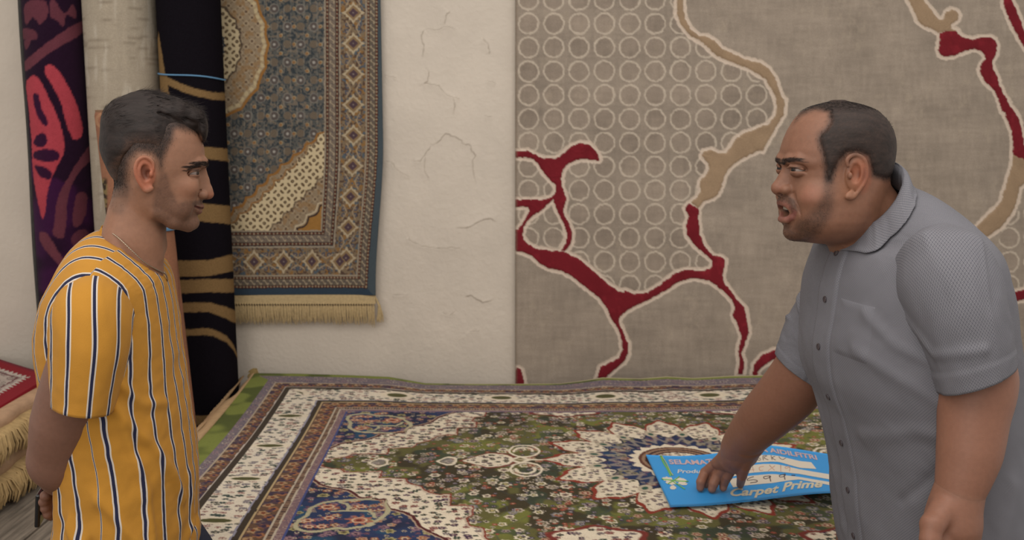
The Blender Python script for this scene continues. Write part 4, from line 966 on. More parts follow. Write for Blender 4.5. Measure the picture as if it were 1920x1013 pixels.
def strands(roots, nrm, dirs, length, rad, seg=4, curl=None, bend=None):
    """thin three-sided tapering hairs; roots/normals/directions in the same space; returns V,F"""
    n = len(roots); t = np.linspace(0, 1, seg+1)[None, :, None]; L = np.asarray(length)[:, None, None]
    d = dirs/(np.linalg.norm(dirs, axis=1)[:, None]+1e-9); b = (bend if bend is not None else 0*dirs)
    P = roots[:, None]+L*(t*d[:, None]+t*t*b[:, None]*.5)
    T = np.gradient(P, axis=1); T /= np.linalg.norm(T, axis=2)[..., None]+1e-9
    a = np.cross(T, nrm[:, None]); a /= np.linalg.norm(a, axis=2)[..., None]+1e-9; c = np.cross(T, a)
    r = rad*(1-.85*t); V = []
    for k in range(3):
        w_ = 2*math.pi*k/3; V.append(P+r*(math.cos(w_)*a+math.sin(w_)*c))
    V = np.stack(V, 2).reshape(-1, 3)
    i = np.arange(n)[:, None, None]*(seg+1)*3; j = np.arange(seg)[None, :, None]*3; k = np.arange(3)[None, None, :]; k2 = (k+1) % 3
    Fc = np.stack([i+j+k, i+j+k2, i+j+3+k2, i+j+3+k], -1).reshape(-1, 4); return V, Fc

def head(fr, p):
    """p: dictionary of traced measures; returns V, F in local units and the base distance function"""
    L = fr.L; st = p.get('step', 1.7)
    zt = np.array([fr.py-r[0] for r in p['sec']], float)[::-1]; cols = np.array([r[1:] for r in p['sec']], float)[::-1]
    zz = np.linspace(zt[0], zt[-1], 400)
    tab = np.stack([np.interp(zz, zt, cols[:, i]) for i in range(cols.shape[1])], 1)
    ker = np.hanning(23); ker /= ker.sum()
    for i in range(tab.shape[1]):
        q = np.concatenate([np.full(11, tab[0, i]), tab[:, i], np.full(11, tab[-1, i])]); tab[:, i] = np.convolve(q, ker, 'valid')
    def base(X, Y, Z):
        xf, xb, W, xm, n = (np.interp(Z, zz, tab[:, i]).astype(np.float32) for i in range(5))
        a = np.where(X > xm, xf-xm, xm-xb); r = ((np.abs(X-xm)/a)**n+(np.abs(Y)/W)**n)**(1/n)
        g = np.minimum(a, W); d = (r-1)*g*.92
        return np.maximum(np.maximum(d, (Z-zt[-1])*1.0), (zt[0]-Z)*1.0)
    xs = p['box']; v = Vol(xs[0], xs[1], st, sym=True); X, Y, Z = v.G(); v.d = base(X, Y, Z).astype(np.float32)
    v.sym = True
    if 'jawcut' in p:                                      # plane under the jaw
        a, b = p['jawcut']; a = L(*a); b = L(*b); nrm = np.array([-(b[2]-a[2]), 0, b[0]-a[0]]); nrm /= np.linalg.norm(nrm); nrm *= np.sign(-nrm[2])
        v.d = smax(v.d, (nrm[0]*(X-a[0])+nrm[2]*(Z-a[2])).astype(np.float32)+0*Y.astype(np.float32), 14)
    for e in p['ops']:
        if e[0] == 'e': v.ell(L(*e[1]), e[2], e[3], e[4] if len(e) > 4 else 'u', e[5] if len(e) > 5 else None)
        elif e[0] == 'c': v.cap(L(*e[1]), L(*e[2]), e[3], e[4], e[5], e[6] if len(e) > 6 else 'u')
        elif e[0] == 'h': v.chain([L(*q) for q in e[1]], e[2], e[3], e[4] if len(e) > 4 else 'u')
    return v, base
def colour(P, base, regions):
    C = np.zeros((len(P), 3))+lin(base)
    return C
def pw(P, pts, n_lo=-1e9, soft=6):
    """soft mask of a traced polygon in the side plane (local x, z)"""
    return 1-ss(-soft, soft, polysd(P[:, 0], P[:, 2], pts))
def ball(P, c, r, soft=.5): return 1-ss(1-soft, 1, np.sqrt((((P-np.asarray(c))/np.asarray(r))**2).sum(1)))
def skin_mat(name, rough=.5):
    return mat(name, attr='Col', rough=rough, spec=.35, noise=(140, .05), bump=(420, .00018), sss=.12)
def eyeball(fr, c, r, look, parent, iris=(52, 34, 26)):
    """sphere with iris and pupil coloured by angle from the looking direction"""
    n = 40; th = np.linspace(0, math.pi, n); ph = np.linspace(0, 2*math.pi, n, endpoint=False); T, Pp = np.meshgrid(th, ph, indexing='ij')
    look = np.asarray(look, float); look /= np.linalg.norm(look); a = np.cross(look, [0, 0, 1.]); a /= np.linalg.norm(a); b = np.cross(look, a)
    bul = 1+.05*np.exp(-(T/.45)**2)
    D = np.cos(T)[..., None]*look+np.sin(T)[..., None]*(np.cos(Pp)[..., None]*a+np.sin(Pp)[..., None]*b)
    V = np.asarray(c)+r*bul[..., None]*D; C = np.zeros(V.shape)+lin((138, 122, 114)); C = lay(C, iris, 1-ss(.50, .56, T)); C = lay(C, (8, 7, 7), 1-ss(.24, .28, T))
    mesh('eye', fr.W(V.reshape(-1, 3)), gridfaces(n, n, wrap=True), M_eye, parent, cols=C)
M_eye = mat('eye_surface', attr='Col', rough=.12, spec=.5)
M_hair = mat('dark_hair', (40, 31, 29), rough=.55, spec=.35, noise=(60, .3))
M_shell = mat('hair_mass', attr='Col', rough=.6, spec=.3, noise=(14, .35, (1.2, 9, 9)), bump=(160, .0008))
# ------------------------------------------------------------------ man in the yellow shirt
YL = 1.66
FL = Frame(275, 325, YL, 0)
man = empty('person', (float(FL.o[0]), YL, 0)); man.location = (0, 0, 0)
tag(man, 'man in yellow striped t-shirt standing in profile with hands behind his back', 'person', 'two men talking over the carpets')
def left_head():
    f = FL; L = f.L; X = lambda px: L(px, 0)[0]
    #       py   front back  W   xm  n
    S_ = [(187, 300, 275, 8, 288, 2), (193, 322, 248, 30, 285, 2), (205, 346, 228, 50, 283, 2.05), (220, 364, 215, 63, 282, 2.1), (240, 377, 206, 72, 281, 2.15), (260, 384, 202, 77, 280, 2.2),
          (280, 387.5, 201, 79, 279, 2.2), (300, 388, 203, 79, 278, 2.2), (315, 385, 207, 78, 278, 2.2), (330, 379, 212, 76, 278, 2.15), (345, 377, 219, 73.5, 279, 2.1), (360, 376, 227, 71, 280, 2.05),
          (378, 374, 236, 68, 281, 1.95), (392, 372, 243, 65, 282, 1.85), (405, 368, 250, 61, 283, 1.8), (420, 366, 258, 54, 285, 1.8), (430, 358, 265, 46, 287, 1.8), (437, 340, 275, 34, 290, 1.9), (442, 315, 285, 12, 300, 2)]
    sec = [(r[0], X(r[1]), X(r[2]), r[3], X(r[4]), r[5]) for r in S_]
    ops = [
     ('c', (262, 372, 0), (243, 450, 0), 50, 55, 14), ('c', (243, 450, 0), (225, 540, 0), 55, 66, 12),
     ('c', (224, 400, 18), (214, 470, 26), 22, 30, 14),                                   # nape muscles
     ('c', (262, 345, 56), (284, 480, 22), 9, 8, 16),                                     # neck tendon
     ('e', (298, 462, 0), (6, 7, 10), 10),
     ('e', (345, 351, 45), (22, 18, 18), 20), ('e', (332, 385, 44), (22, 16, 24), 16),
     ('h', [(288, 396, 53), (318, 415, 42), (348, 425, 18)], [9, 10, 12], 11),
     ('e', (353, 419, 0), (16, 17, 15), 10), ('e', (356, 421, 9), (12, 11, 11), 6),
     ('e', (353, 386, 0), (17, 26, 20), 10),
     ('h', [(384, 309, 4), (382, 306, 20), (371, 306, 38), (354, 313, 53)], [7.5, 8, 7, 6], 9),
     ('e', (388, 326, 24), (14, 17, 10), 8, 's'), ('e', (368, 324, 46), (20, 15, 9.5), 7, 's'),
     ('h', [(380.5, 322, 0), (385, 340, 0), (390, 358, 0), (392.5, 367, 0)], [8, 7.6, 8.2, 9.2], 5),
     ('h', [(374, 330, 0), (379, 362, 0)], [13, 15], 8),
     ('e', (378.5, 367, 14), (10.5, 7.5, 8.2), 3), ('h', [(376, 358, 15), (368.5, 363, 20), (368, 369, 21), (373, 375.5, 20)], [1.4, 1.9, 1.9, 1.2], 2.2, 's'),
     ('e', (385, 377, 6.5), (6.5, 3.2, 3.0), 2, 's'),
     ('c', (361, 362, 28), (349, 386, 39), 1.8, 1.6, 9, 's'),
     ('e', (373, 385, 0), (5, 7, 9), 5),
     ('h', [(376.5, 390.3, 0), (375.3, 389.6, 10), (370.5, 389.2, 19), (363.5, 388, 27)], [5.6, 5.3, 4.1, 2.4], 2.6),
     ('h', [(371.5, 400, 0), (370.5, 399.2, 10), (366, 395.8, 19), (360.5, 390.5, 27)], [6.2, 5.9, 4.4, 2.6], 2.6),
     ('h', [(384, 395.0, 0), (381, 394.4, 10), (373, 392.2, 20), (361, 387.2, 30)], [2.1, 2.1, 2.0, 1.7], 1.2, 's'),
     ('e', (377, 409, 0), (6, 20, 4.5), 7, 's'),
     ('e', (353, 386, 36), (4, 6, 6), 4, 's'), ('e', (347, 386, 38), (8, 7, 10), 6),
     # eyelids
     ('e', (358.5, 324, 33), (15.8, 15.8, 14.0), 3),
     ('e', (368, 324.3, 38), (14.5, 15, 3.3), 1.4, 's'), ('e', (358, 324.5, 46), (9, 9, 2.6), 1.2, 's'),
     ('h', [(376, 319.5, 19), (375, 316.5, 29), (367, 317.5, 41), (357, 321.5, 48), (351, 326, 50)], [1.8, 2.2, 2.2, 1.8, 1.2], 2.0),
     ('h', [(372, 330.0, 30), (364, 330.5, 42), (355, 328.5, 48)], [1.6, 1.7, 1.3], 2.5),
    ]
    p = dict(step=1.5, sec=sec, box=((X(178), 0, -200), (X(412), 96, 150)), jawcut=((362, 436), (286, 404)), ops=ops)
    v, base = head(f, p)
    ear(v, f, [(287, 317), (287, 303), (280, 295), (270, 293), (260, 299), (255, 312), (257, 328), (264, 343), (272, 353), (281, 349), (284, 338)], (273, 320), 78)
    V, Fc = v.mesh(); V = relax(V, Fc, 2)
    return v, base, V, Fc
def ear(v, f, rim, cc, n0, s=1.0):
    L = f.L; c = L(cc[0], cc[1], n0)
    def q(pt, n):                                          # flare the back edge outwards
        a = L(pt[0], pt[1], n); a[1] += .28*max(0, c[0]-a[0]); return L(pt[0], pt[1], a[1]) if f.sph else a
    rim = rim[:-1]; pts = [q(r, n0+3) for r in rim]
    pp = np.array(pts); cen = pp.mean(0)
    R_ = [[.96, .28, 0], [-.28, .96, 0], [0, 0, 1]]
    v.ell(cen-[0, 2, 0], (15.5*s, 4.0, 28*s), 5, 'u', R_)
    v.ell(L(cc[0]+4*f.sg, cc[1]+6, n0-6), (12*s, 10, 20*s), 8)
    sm = smooth_poly(pp, False, 4); rs = np.interp(np.linspace(0, 1, len(sm)), [0, .15, .5, .8, 1], [2.0, 3.2, 3.0, 3.0, 4.2])*s
    v.chain(sm, rs, 1.5)
    v.ell(pp[-2]*.5+pp[-1]*.5+[0, -.6, 2.5*s], (7.5*s, 3.6, 7*s), 4)
    v.ell(cen+[1.5*s, 4.0, 0], (9.5*s, 8.5, 17*s), 2.5, 's', R_)
    inner = smooth_poly([cen+(a-cen)*[.55, 1, .60]+[0, -1.4, 0] for a in pp[2:9]], False, 3)
    v.chain(inner, [2.0*s]*len(inner), 2.4)
    v.ell(cen+[5.5*s, 0, -3*s], (5.0*s, 8, 7.5*s), 2.0, 's')
    v.ell(cen+[10.5*s, 1.0, -4*s], (3.6*s, 4.2, 5.5*s), 3.5)
LV, Lbase, LHV, LHF = left_head()
BROW = [FL.L(*q) for q in ((388, 311.5, 10), (384, 307.5, 22), (370, 306, 37), (356, 312, 48), (345, 319, 55))]
def left_colour(P):
    L = FL.L; pl = lambda s: [(L(a, b)[0], L(a, b)[2]) for a, b in P2(s)]
    C = np.zeros((len(P), 3))+lin((146, 106, 84))
    nz = noise3(P, .09); n2 = noise3(P+50, .35)
    C *= (1+.10*(nz-.5)+.06*(n2-.5))[:, None]
    C = lay(C, (158, 106, 82), .3*ball(P, L(345, 352, 52), (30, 26, 24))); C = lay(C, (166, 98, 76), .65*ball(P, L(392, 368, 0), (16, 18, 14), .7))
    C = lay(C, (170, 98, 72), .75*ball(P, L(271, 322, 84), (26, 16, 38), .4))
    bd = pw(P, pl('300,322 312,322 318,352 330,378 346,372 368,378 388,376 388,396 378,410 376,440 340,446 300,430 280,408 284,372 292,345'), soft=5)
    bd *= 1-.85*ball(P, L(352, 362, 40), (34, 40, 24), .5)
    n3 = noise3(P+9, 1.1); C = lay(C, (84, 62, 52), .55*bd*(.5+.5*n2+.5*n3)); mo = pw(P, pl('352,376 388,377 390,388 362,389'), soft=3); C = lay(C, (76, 58, 50), .6*mo*(.5+.5*n2+.4*n3))
    A_ = P*[1, 0, 1]+np.abs(P[:, 1:2])*[0, 1, 0]
    def tmk(pts, r):
        o = np.zeros(len(P)); pts = [L(*q) for q in pts]
        for i in range(len(pts)-1):
            a, c = pts[i], pts[i+1]; e = c-a; t = np.clip(((A_-a)@e)/(e@e), 0, 1); d = np.linalg.norm(A_-a-t[:, None]*e, axis=1); rr = r[i]+(r[i+1]-r[i])*t; o = np.maximum(o, 1-ss(rr*.75, rr*1.15, d))
        return o
    lip = np.maximum(tmk(((376.5, 390.3, 0), (375.3, 389.6, 10), (370.5, 389.2, 19), (363.5, 388, 27)), [5.8, 5.5, 4.2, 2.4]), tmk(((371.5, 400, 0), (370.5, 399.2, 10), (366, 395.8, 19), (360.5, 390.5, 27)), [6.4, 6.1, 4.6, 2.6])); C = lay(C, (134, 78, 66), .9*lip)
    C = lay(C, (78, 42, 36), .8*tmk(((384, 395.0, 0), (381, 394.4, 10), (373, 392.2, 20), (361, 387.2, 30)), [2.6, 2.6, 2.4, 2.0]))
    C = lay(C, (90, 52, 40), .8*ball(P, L(385, 377, 7), (6, 5, 4), .5))
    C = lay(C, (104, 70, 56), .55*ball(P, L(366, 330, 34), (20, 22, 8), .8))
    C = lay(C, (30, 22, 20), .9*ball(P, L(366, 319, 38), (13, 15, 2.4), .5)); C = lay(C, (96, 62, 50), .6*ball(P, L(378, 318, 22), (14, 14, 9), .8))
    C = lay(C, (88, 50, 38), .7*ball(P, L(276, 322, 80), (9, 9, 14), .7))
    hr = pw(P, pl('420,170 420,230 377,254 345,248 333,245 328,262 316,284 308,300 306,322 297,318 294,300 284,289 262,287 250,298 245,318 243,345 236,366 205,368 160,360 160,150'), soft=5)
    hr *= 1-ball(P, L(271, 322, 88), (26, 12, 34), .3)
    sdh = polysd(P[:, 0], P[:, 2], pl('420,160 420,236 388,262 372,256 350,248 335,247 330,262 318,284 311,298 305,318 297,312 292,299 283,289 262,287 250,298 245,318 241,345 230,358 205,362 150,350 150,140')); hr = hr*(.45+.55*ss(0, 13, -sdh)); C = lay(C, (40, 31, 28), .95*hr*(.84+.22*n3)); C = lay(C, (92, 72, 60), .45*pw(P, pl('232,340 244,345 240,372 226,398 206,395 200,362'), soft=7))
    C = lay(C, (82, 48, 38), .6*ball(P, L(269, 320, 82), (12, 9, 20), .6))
    C = lay(C, (44, 32, 28), .85*brow_mask(P, BROW, [3.8, 4.6, 4.4, 3.4, 1.6]))
    return C
X0 = lambda px: FL.L(px, 0)[0]
def brow_mask(P, pts, hw):
    out = np.zeros(len(P)); 
    for s in (1, -1):
        for i in range(len(pts)-1):
            a = pts[i]*[1, s, 1]; b = pts[i+1]*[1, s, 1]; e = b-a; t = np.clip(((P-a)@e)/(e@e), 0, 1); d = P-a-t[:, None]*e
            r = hw[i]+(hw[i+1]-hw[i])*t; q = np.sqrt(d[:, 2]**2+(.13*np.hypot(d[:, 0], d[:, 1]))**2); out = np.maximum(out, 1-ss(r*.6, r*1.15, q))
    return out
def sample_roots(V, Fc, N, mask, cnt, rs):
    """random points on the surface, weighted by area and a mask"""
    a = V[Fc[:, 0]]; b = V[Fc[:, 1]]; c = V[Fc[:, 2]]; d = V[Fc[:, 3]]
    ar = np.linalg.norm(np.cross(c-a, d-b), axis=1)*mask[Fc].mean(1); ar = np.cumsum(ar); 
    k = np.searchsorted(ar, rs.rand(cnt)*ar[-1]).clip(0, len(Fc)-1); u = rs.rand(cnt, 1); w_ = rs.rand(cnt, 1)
    P = (a[k]*(1-u)+b[k]*u)*(1-w_)+(d[k]*(1-u)+c[k]*u)*w_; n = N[Fc[k]].mean(1); return P, n/(np.linalg.norm(n, axis=1)[:, None]+1e-9)
def left_hair():
    f = FL; L = f.L; rs = np.random.RandomState(3); pl = lambda s: [(L(a, b)[0], L(a, b)[2]) for a, b in P2(s)]
    region = pl('420,160 420,236 388,262 372,256 350,248 335,247 330,262 318,284 311,298 305,318 297,312 292,299 283,289 262,287 250,298 245,318 241,345 230,358 205,362 160,350 160,140')
    v = Vol((X0(178), -96, -60), (X0(410), 96, 165), 2.0); X, Y, Z = v.G()
    x2, z2 = np.meshgrid(v.ax[0], v.ax[2], indexing='ij'); pr = polysd(x2, z2, region)[:, None, :]
    h = 7.0*np.clip((-pr-16)/26, 0, 1)**.8; ear_d = np.sqrt(((X-L(271, 0)[0])/24)**2+((Z-L(0, 320)[2])/36)**2)
    h = h*ss(.9, 1.2, ear_d); sd = Lbase(X, np.abs(Y), Z)-(h-1.5)+40*ss(-18, -8, pr)*(Z < 62)+40*ss(-8, 6, pr); v.d = sd.astype(np.float32)
    for c, r, k in (((284, 216, 0), (60, 64, 44), 16), ((240, 236, 0), (42, 66, 48), 14), ((330, 214, 0), (42, 60, 30), 12), ((364, 224, 0), (30, 50, 27), 10), ((384, 242, 4), (12, 40, 27), 7), ((238, 275, 0), (44, 72, 44), 12)):
        v.ell(L(*c), r, k)
    # locks: grooves sweeping from the parting towards the brow
    for i in range(15):
        n = -54+i*8.2; o = rs.rand()*6
        P_ = [L(250+o, 186+.012*n*n, n), L(300+o, 172+.011*n*n+o*.5, n*1.02), L(352, 186+.014*n*n, n*.95), L(388, 208+.012*n*n, n*.85), L(401, 238, n*.72), L(393, 272, n*.7)]
        v.chain(smooth_poly(P_, False, 3), [2.2]*16, 4, 's')
    V, Fc = v.mesh(); V = relax(V, Fc, 1); N = vnormals(V, Fc)
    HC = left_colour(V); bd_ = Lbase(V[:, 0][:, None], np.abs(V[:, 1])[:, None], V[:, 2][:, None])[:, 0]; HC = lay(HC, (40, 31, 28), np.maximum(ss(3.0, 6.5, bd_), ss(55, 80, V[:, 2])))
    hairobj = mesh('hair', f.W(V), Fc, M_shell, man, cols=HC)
    # strands
    top = ss(20, 55, V[:, 2]); side = 1-top
    m = (Lbase(V[:, 0][:, None], np.abs(V[:, 1])[:, None], V[:, 2][:, None])[:, 0] > 1.0).astype(float)
    R, n = sample_roots(V, Fc, N, m*(.5+top), 12000, rs)
    x = R[:, 0]; o_ = 0*x; tp = ss(50, 85, R[:, 2]+.25*(x-X0(240))); fr_ = ss(X0(368), X0(390), x)
    d_top = np.stack([.9-.85*fr_, .25*np.sin(R[:, 2]*.11+R[:, 1]*.07), .22-1.2*fr_], -1); d_side = np.stack([-.30+o_, o_, -.9+o_], -1)
    d = d_top*tp[:, None]+d_side*(1-tp[:, None]); d = d-n*(d*n).sum(1)[:, None]; d /= np.linalg.norm(d, axis=1)[:, None]+1e-6; d = d+n*(.05*tp+.05)[:, None]*rs.rand(len(R), 1)+.10*(rs.rand(len(R), 3)-.5)
    ln = (9+20*rs.rand(len(R)))*tp+(4+5*rs.rand(len(R)))*(1-tp); ln *= 1-.45*fr_
    bend = -n*.30*tp[:, None]+np.stack([o_, o_, -.30*tp*ss(X0(300), X0(390), x)], -1)
    SV, SF = strands(R-n*1.4, n, d, ln, .30, 4, bend=bend)
    # short faded hair on the skin of the sides
    hm = pw(LHV, region, soft=7)*(1-ball(LHV, L(271, 322, 88), (27, 22, 36), .3))*(LHV[:, 2] < 90)
    hm = np.maximum(hm, .22*pw(LHV, pl('236,330 246,340 238,372 222,392 204,388 200,340'), soft=8)); LN = vnormals(LHV, LHF)
    R, n = sample_roots(LHV, LHF, LN, hm*(.25+ss(4, 22, -polysd(LHV[:, 0], LHV[:, 2], region))), 9000, rs); d = np.stack([-.25+0*R[:, 0], 0*R[:, 0], -.8+0*R[:, 0]], -1)+.4*(rs.rand(len(R), 3)-.5); d = d-n*(d*n).sum(1)[:, None]+n*.25
    V2, F2 = strands(R, n, d, 2.2+2.4*rs.rand(len(R)), .17, 2)
    tag(mesh('hair_strands', f.W(np.concatenate([SV, V2])), np.concatenate([SF, F2+len(SV)]), M_hair, hairobj), kind='stuff')
    # eyebrow and stubble hairs
    bm_ = brow_mask(LHV, BROW, [3.2, 4.0, 3.8, 2.8, 1.2])
    R, n = sample_roots(LHV, LHF, LN, bm_, 1100, rs); d = np.stack([-.8+0*R[:, 0], np.sign(R[:, 1])*.6, .10+0*R[:, 0]], -1)+.15*(rs.rand(len(R), 3)-.5); d = d-n*(d*n).sum(1)[:, None]+n*.10
    V2, F2 = strands(R, n, d, 4+2.5*rs.rand(len(R)), .28, 2); tag(mesh('eyebrows', f.W(V2), F2, M_hair, man), kind='stuff')
left_hair()
for s in (1, -1): eyeball(FL, FL.L(358.5, 324, 33*s), 13.6, (1, .38*s, -.02), man)
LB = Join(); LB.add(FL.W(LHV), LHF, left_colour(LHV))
M_skinL = skin_mat('tan_skin', .52)
# ------------------------------------------------------------------ clothes and limbs, tools
def torso_shell(rows, fr_phi, px_dir, nα=160, nz=150, top=None):
    pass
def fold_noise(A, B, seed):
    return fbm(A*1.0+seed, B*1.0+seed*3, 3)-.5
def loft(rows, nu, nv, disp=None, closed=True):
    """rows: list of (centre(3), axis a(3), axis b(3), exponent); smooth loft, returns V (nv,nu,3), theta, t"""
    C = np.array([r[0] for r in rows], float); A = np.array([r[1] for r in rows], float); B = np.array([r[2] for r in rows], float); E = np.array([r[3] for r in rows], float)
    seg = np.linalg.norm(np.diff(C, axis=0), axis=1)+np.abs(np.diff(np.linalg.norm(A, axis=1)))*.7; s = np.concatenate([[0], np.cumsum(seg)]); s /= s[-1]
    t = np.linspace(0, 1, nv)
    def ip(Q):
        Q = Q.reshape(len(rows), -1); out = np.empty((nv, Q.shape[1]))
        for k in range(nv):                                # Catmull-Rom on uneven knots
            i = min(max(np.searchsorted(s, t[k])-1, 0), len(s)-2); u = (t[k]-s[i])/(s[i+1]-s[i]); p1, p2 = Q[i], Q[i+1]
            m1 = (Q[i+1]-Q[i-1])/(s[i+1]-s[i-1])*(s[i+1]-s[i]) if i > 0 else p2-p1
            m2 = (Q[i+2]-Q[i])/(s[i+2]-s[i])*(s[i+1]-s[i]) if i+2 < len(s) else p2-p1
            out[k] = (2*u**3-3*u*u+1)*p1+(u**3-2*u*u+u)*m1+(-2*u**3+3*u*u)*p2+(u**3-u*u)*m2
        return out
    C, A, B, E = ip(C), ip(A), ip(B), ip(E)
    th = np.linspace(-math.pi, math.pi, nu, endpoint=False); T = np.broadcast_to(th, (nv, nu))
    c, s_ = np.cos(T), np.sin(T); e = 2/E
    ca = np.sign(c)*np.abs(c)**e; sa = np.sign(s_)*np.abs(s_)**e
    V = C[:, None]+ca[..., None]*A[:, None]+sa[..., None]*B[:, None]
    out = ca[..., None]*A[:, None]/(np.linalg.norm(A, axis=1)**2)[:, None, None]+sa[..., None]*B[:, None]/(np.linalg.norm(B, axis=1)**2)[:, None, None]
    out /= np.linalg.norm(out, axis=2)[..., None]+1e-9
    tt = np.broadcast_to(t[:, None], (nv, nu))
    if disp is not None: V = V+out*disp(T, tt, V)[..., None]
    return V, T, tt
def cloth(name, V, m, parent, attrs, thick=.0016, wrap=True):
    nv, nu, _ = V.shape; o = mesh(name, V.reshape(-1, 3), gridfaces(nv, nu, wrap=wrap), m, parent, attrs=attrs)
    md = o.modifiers.new('thickness', 'SOLIDIFY'); md.thickness = thick; md.offset = 0; return o
def body_rows(phi, side, rows):
    """rows: py, left px, right px, W (m), Y, exponent. phi: how far the chest turns to the camera; side=+1 faces right"""
    out = []
    for py, xl, xr, W, Y, e in rows:
        cx = (xl+xr)/2; th = math.atan((cx-960)/F); er = np.array([math.cos(th), -math.sin(th), 0])*side; ec = np.array([-math.sin(th), -math.cos(th), 0])
        p = math.radians(phi); f = math.cos(p)*er+math.sin(p)*ec; n = -math.sin(p)*er+math.cos(p)*ec
        hw = (xr-xl)/2*Y/F*math.cos(th)
        D = math.sqrt(max(hw*hw-(W*math.sin(p))**2, (.35*hw)**2))/math.cos(p)
        out.append((onY(cx, py, Y), f*D, n*W, e))
    return out

# ------------------------------------------------------------------ left man: limbs
def pxy(px, py, Y): return onY(px, py, Y)
def arms_left():
    v = Vol((-1.05, 1.30, .88), (-.45, 1.98, 1.40), .0032)
    sh = pxy(176, 620, 1.535); el = pxy(108, 880, 1.53); fw = pxy(140, 905, 1.72); wr = pxy(190, 915, 1.80)
    v.limb([sh, pxy(150, 690, 1.50), pxy(122, 790, 1.51), pxy(110, 858, 1.53)], [.052, .050, .052, .045])
    v.limb([pxy(111, 866, 1.535), pxy(122, 884, 1.60), pxy(150, 900, 1.72), pxy(195, 912, 1.80)], [.045, .044, .037, .029])
    # far arm: comes round the back, hand shows beyond the near elbow
    v.limb([pxy(250, 620, 1.80), pxy(205, 800, 1.83), pxy(170, 900, 1.82)], [.052, .046, .044], .02)
    V, Fc = v.mesh(); V = relax(V, Fc, 2)
    h = Vol((-.99, 1.45, .92), (-.62, 1.86, 1.14), .002)
    h.chain([pxy(200, 905, 1.80), pxy(150, 935, 1.72), pxy(124, 942, 1.66)], [.036, .026, .024], .014)
    h.chain([pxy(124, 944, 1.655), pxy(112, 940, 1.64), pxy(104, 938, 1.63)], [.025, .026, .022], .012)
    for k, (a, b, c, d) in enumerate((((112,928),(98,924),(85,930),(88,938)), ((112,938),(97,937),(82,941),(86,949)), ((112,948),(98,949),(85,953),(90,960)), ((114,956),(101,960),(90,964),(95,969)))):
        h.chain([pxy(*a, 1.655), pxy(*b, 1.605), pxy(*c, 1.585+.003*k), pxy(*d, 1.61)], [.0105, .0095, .0085, .0075], .003)
    h.chain([pxy(122, 925, 1.66), pxy(108, 918, 1.645), pxy(94, 921, 1.645), pxy(84, 926, 1.65)], [.013, .0105, .0095, .008], .004)
    HV, HF = h.mesh(); HV = relax(HV, HF, 2)
    for P, Q in ((V, Fc), (HV, HF)):
        C = np.zeros((len(P), 3))+lin((126, 90, 74)); n = noise3(P*1000, .02); C *= (1+.14*(n-.5))[:, None]
        LB.add(P, Q, C)
arms_left()
def lower_body(px, Y, hipz, face, gap, jb):
    """hidden body under the clothes: trunk, hips, legs, feet"""
    v = Vol((px-.30, Y-.28, 0), (px+.30, Y+.28, 1.36), .012)
    n = np.array([-face[1], face[0], 0]); c = np.array([px, Y, 0])
    v.chain([c+[0, 0, 1.26], c+[0, 0, 1.08], c+[0, 0, hipz]], [.055, .06, .075], .04); v.chain([c+n*.10+[0, 0, 1.25], c-n*.10+[0, 0, 1.25]], [.04, .04], .05)
    for s in (1, -1):
        q = c+n*gap*s; v.chain([q+[0, 0, hipz], q+[0, 0, .48], q+[0, 0, .10]], [.075, .052, .036], .03); v.cap(q+[0, 0, .045], q+face*.14+[0, 0, .035], .035, .028, .02)
    V, Fc = v.mesh(); jb.add(V, Fc, np.zeros((len(V), 3))+lin((126, 90, 74)))
def trousers(name, px, Y, face, gap, top, m, parent, w=.19, d=.14):
    n = np.array([-face[1], face[0], 0]); c = np.array([px, Y, 0.]); v = Vol((px-.36, Y-.36, .04), (px+.36, Y+.36, top), .010)
    v.ell(c+[0, 0, .80], (w*abs(n[0])+d*abs(n[1]), w*abs(n[1])+d*abs(n[0]), .20), 0)
    for s in (1, -1):
        q = c+n*gap*s; v.chain([q+[0, 0, .76], q+[0, 0, .48], q+[0, 0, .09]], [.100, .082, .068], .05)
    V, Fc = v.mesh(); V = relax(V, Fc, 3); mesh(name, V, Fc, m, parent)
    for s in (1, -1):
        q = c+n*gap*s; h = Vol(q+[-.22, -.22, -.0], q+[.22, .22, .14], .006)
        h.chain([q-face*.06+[0, 0, .045], q+face*.06+[0, 0, .042], q+face*.15+[0, 0, .034]], [.045, .043, .034], .03); X, Y_, Z = h.G(); h.d = np.maximum(h.d, (.004-Z)+0*h.d)
        V, Fc = h.mesh(); V = relax(V, Fc, 2); mesh('shoe', V, Fc, M_shoe, parent)
M_shoe = mat('shoe_leather', (40, 34, 32), rough=.5)
lower_body(-.69, 1.66, .90, np.array([.97, .1, 0]), .09, LB)
LB.build('body', M_skinL, man)
M_jean = mat('dark_denim', (44, 48, 62), rough=.9, noise=(50, .15), bump=(300, .0006))
trousers('trousers', -.665, 1.66, np.array([1., 0, 0]), .08, .88, M_jean, man, .15, .085)

